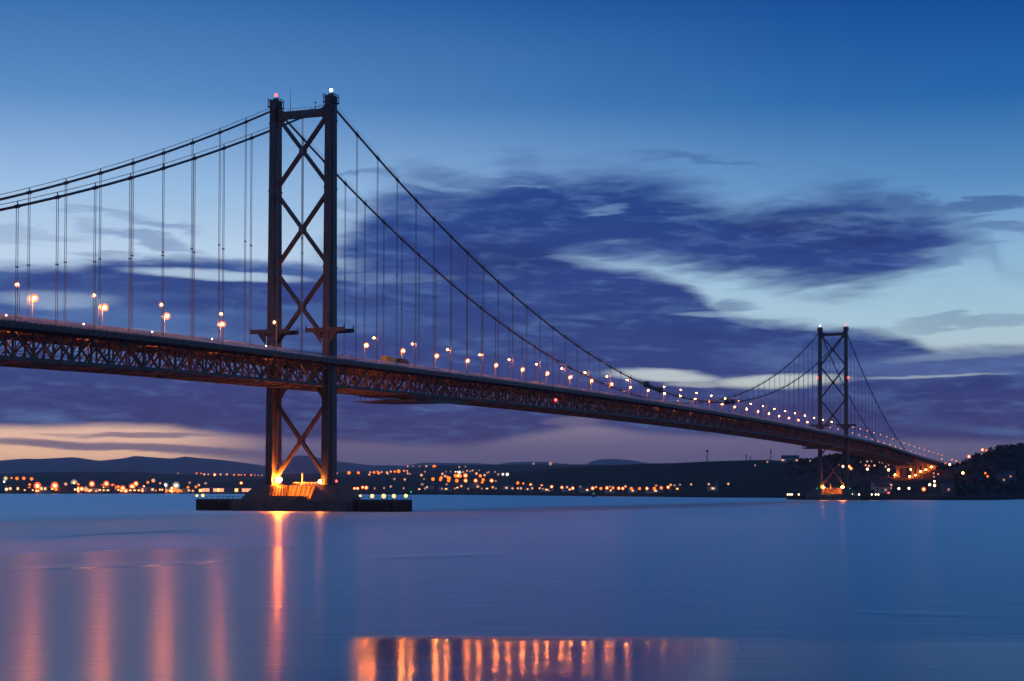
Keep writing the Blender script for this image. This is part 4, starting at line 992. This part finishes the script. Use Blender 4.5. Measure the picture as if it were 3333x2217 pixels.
# masts on the ridge
def mast(px, ytop, ybase, label, head=False, wd=.5):
    D = interp(RDIST, px); x, y = hdir(px); H = shore_h(px, D); zt = ridge_h(px, ytop, D)
    X, Y = CAM[0]+x*D, CAM[1]+y*D; t = MB(); h = zt-H
    for ex, ey in ((-1, -1), (1, -1), (1, 1), (-1, 1)): t.bar((ex*1.1, ey*1.1, -1), (ex*wd*.5, ey*wd*.5, h), .22, .22)
    for k in range(8):
        a = h*k/8; b = h*(k+1)/8; r0 = 1.1-(1.1-wd*.5)*k/8; r1 = 1.1-(1.1-wd*.5)*(k+1)/8
        t.bar((-r0, -r0, a), (r1, -r1, b), .16, .16); t.bar((r0, r0, a), (-r1, r1, b), .16, .16)
        t.bar((-r0, r0, a), (-r1, -r1, b), .16, .16); t.bar((r0, -r0, a), (r1, r1, b), .16, .16)
    if head: t.ball((0, 0, h-1.5), 2.3, 10, 6)
    else: t.box(-.9, .9, -.9, .9, h*.62, h*.8)
    o = t.build('radio_mast', 'steel'); o.location = (X, Y, H); tag(o, label, 'mast', 'masts on the ridge')
mast(2302, 1466, 1501, 'slim ridge mast with a round head, leftmost of the four', True)
mast(2429, 1478, 1499, 'short ridge mast, left one of the close pair')
mast(2442, 1484, 1499, 'shortest ridge mast, right one of the close pair')
mast(2509, 1461, 1499, 'tallest ridge mast, just left of the skyline hall')
# green channel buoy
p_ = on_plane(1932, 1619, 2, 0.); t = MB(); x, y = float(p_[0]), float(p_[1])
t.taper(0, 0, -.6, 1., 1.6, 1.6, 1.6, 1.6); t.taper(0, 0, 1., 4., .9, .9, .3, .3); t.cur = 1; t.ball((0, 0, 4.4), .8, 8, 5)
o = t.build('buoy', ['dark', 'green']); o.location = (x, y, 0); tag(o, 'green lit channel buoy floating off the dark far shore', 'buoy')

# woods along the headland and ridge: one mass
def leafclump(t, c, r):
    b = len(t.v); n = 7
    for k in range(n):
        a = Vector((random.gauss(0, 1), random.gauss(0, 1), random.gauss(0, .8))).normalized()*r*random.uniform(.3, 1.)
        d1 = Vector((random.gauss(0, 1), random.gauss(0, 1), random.gauss(0, 1))).normalized()*r*.45
        d2 = Vector((random.gauss(0, 1), random.gauss(0, 1), random.gauss(0, 1))).normalized()*r*.45
        p = Vector(c)+a; q = len(t.v)
        t.v += [tuple(p-d1), tuple(p+d2), tuple(p+d1), tuple(p-d2)]; t.f.append((q, q+1, q+2, q+3)); t.mi.append(0)
M['leaf'] = mat('wood_foliage', (.014, .018, .010), .95, 0, .5, .05, .1)
random.seed(3)
t = MB()
for i in range(1500):
    px = random.choice((random.uniform(2560, 2860), random.uniform(3100, 3900), random.uniform(3100, 3450), random.uniform(2600, 2860)))
    d1 = interp(RDIST, px); d0 = sh_dist(px); D = d1-abs(random.gauss(0, .3))*(d1-d0)*(.12 if random.random() < .5 else 1.) if px < 3100 or random.random() < .5 else random.uniform(d0+30, d1)
    if D < d0+25: continue
    x, y = hdir(px); H = shore_h(px, D); r = random.uniform(2., 4.2)
    if H > 1: leafclump(t, (CAM[0]+x*D, CAM[1]+y*D, H+r*.5), r)
tag(t.build('woodland', 'leaf'), 'dark scrub woodland covering the headland and ridge', 'woodland', kind='stuff')

# ------------------------------------------------------------------ haze
HAZE = True
if HAZE:
    m = bpy.data.materials.new('haze_air'); m.use_nodes = True; t = NT(m.node_tree)
    v = t.n('ShaderNodeVolumePrincipled'); v.inputs['Color'].default_value = (.97, .80, .97, 1); v.inputs['Density'].default_value = .000036
    v.inputs['Anisotropy'].default_value = .55
    o = t.n('ShaderNodeOutputMaterial'); t.link(v.outputs[0], o.inputs['Volume'])
    M['haze'] = m
    mb = MB(); mb.box(-27000, 27000, -27000, 27000, -6, 430)
    tag(mb.build('haze', 'haze'), kind='stuff')
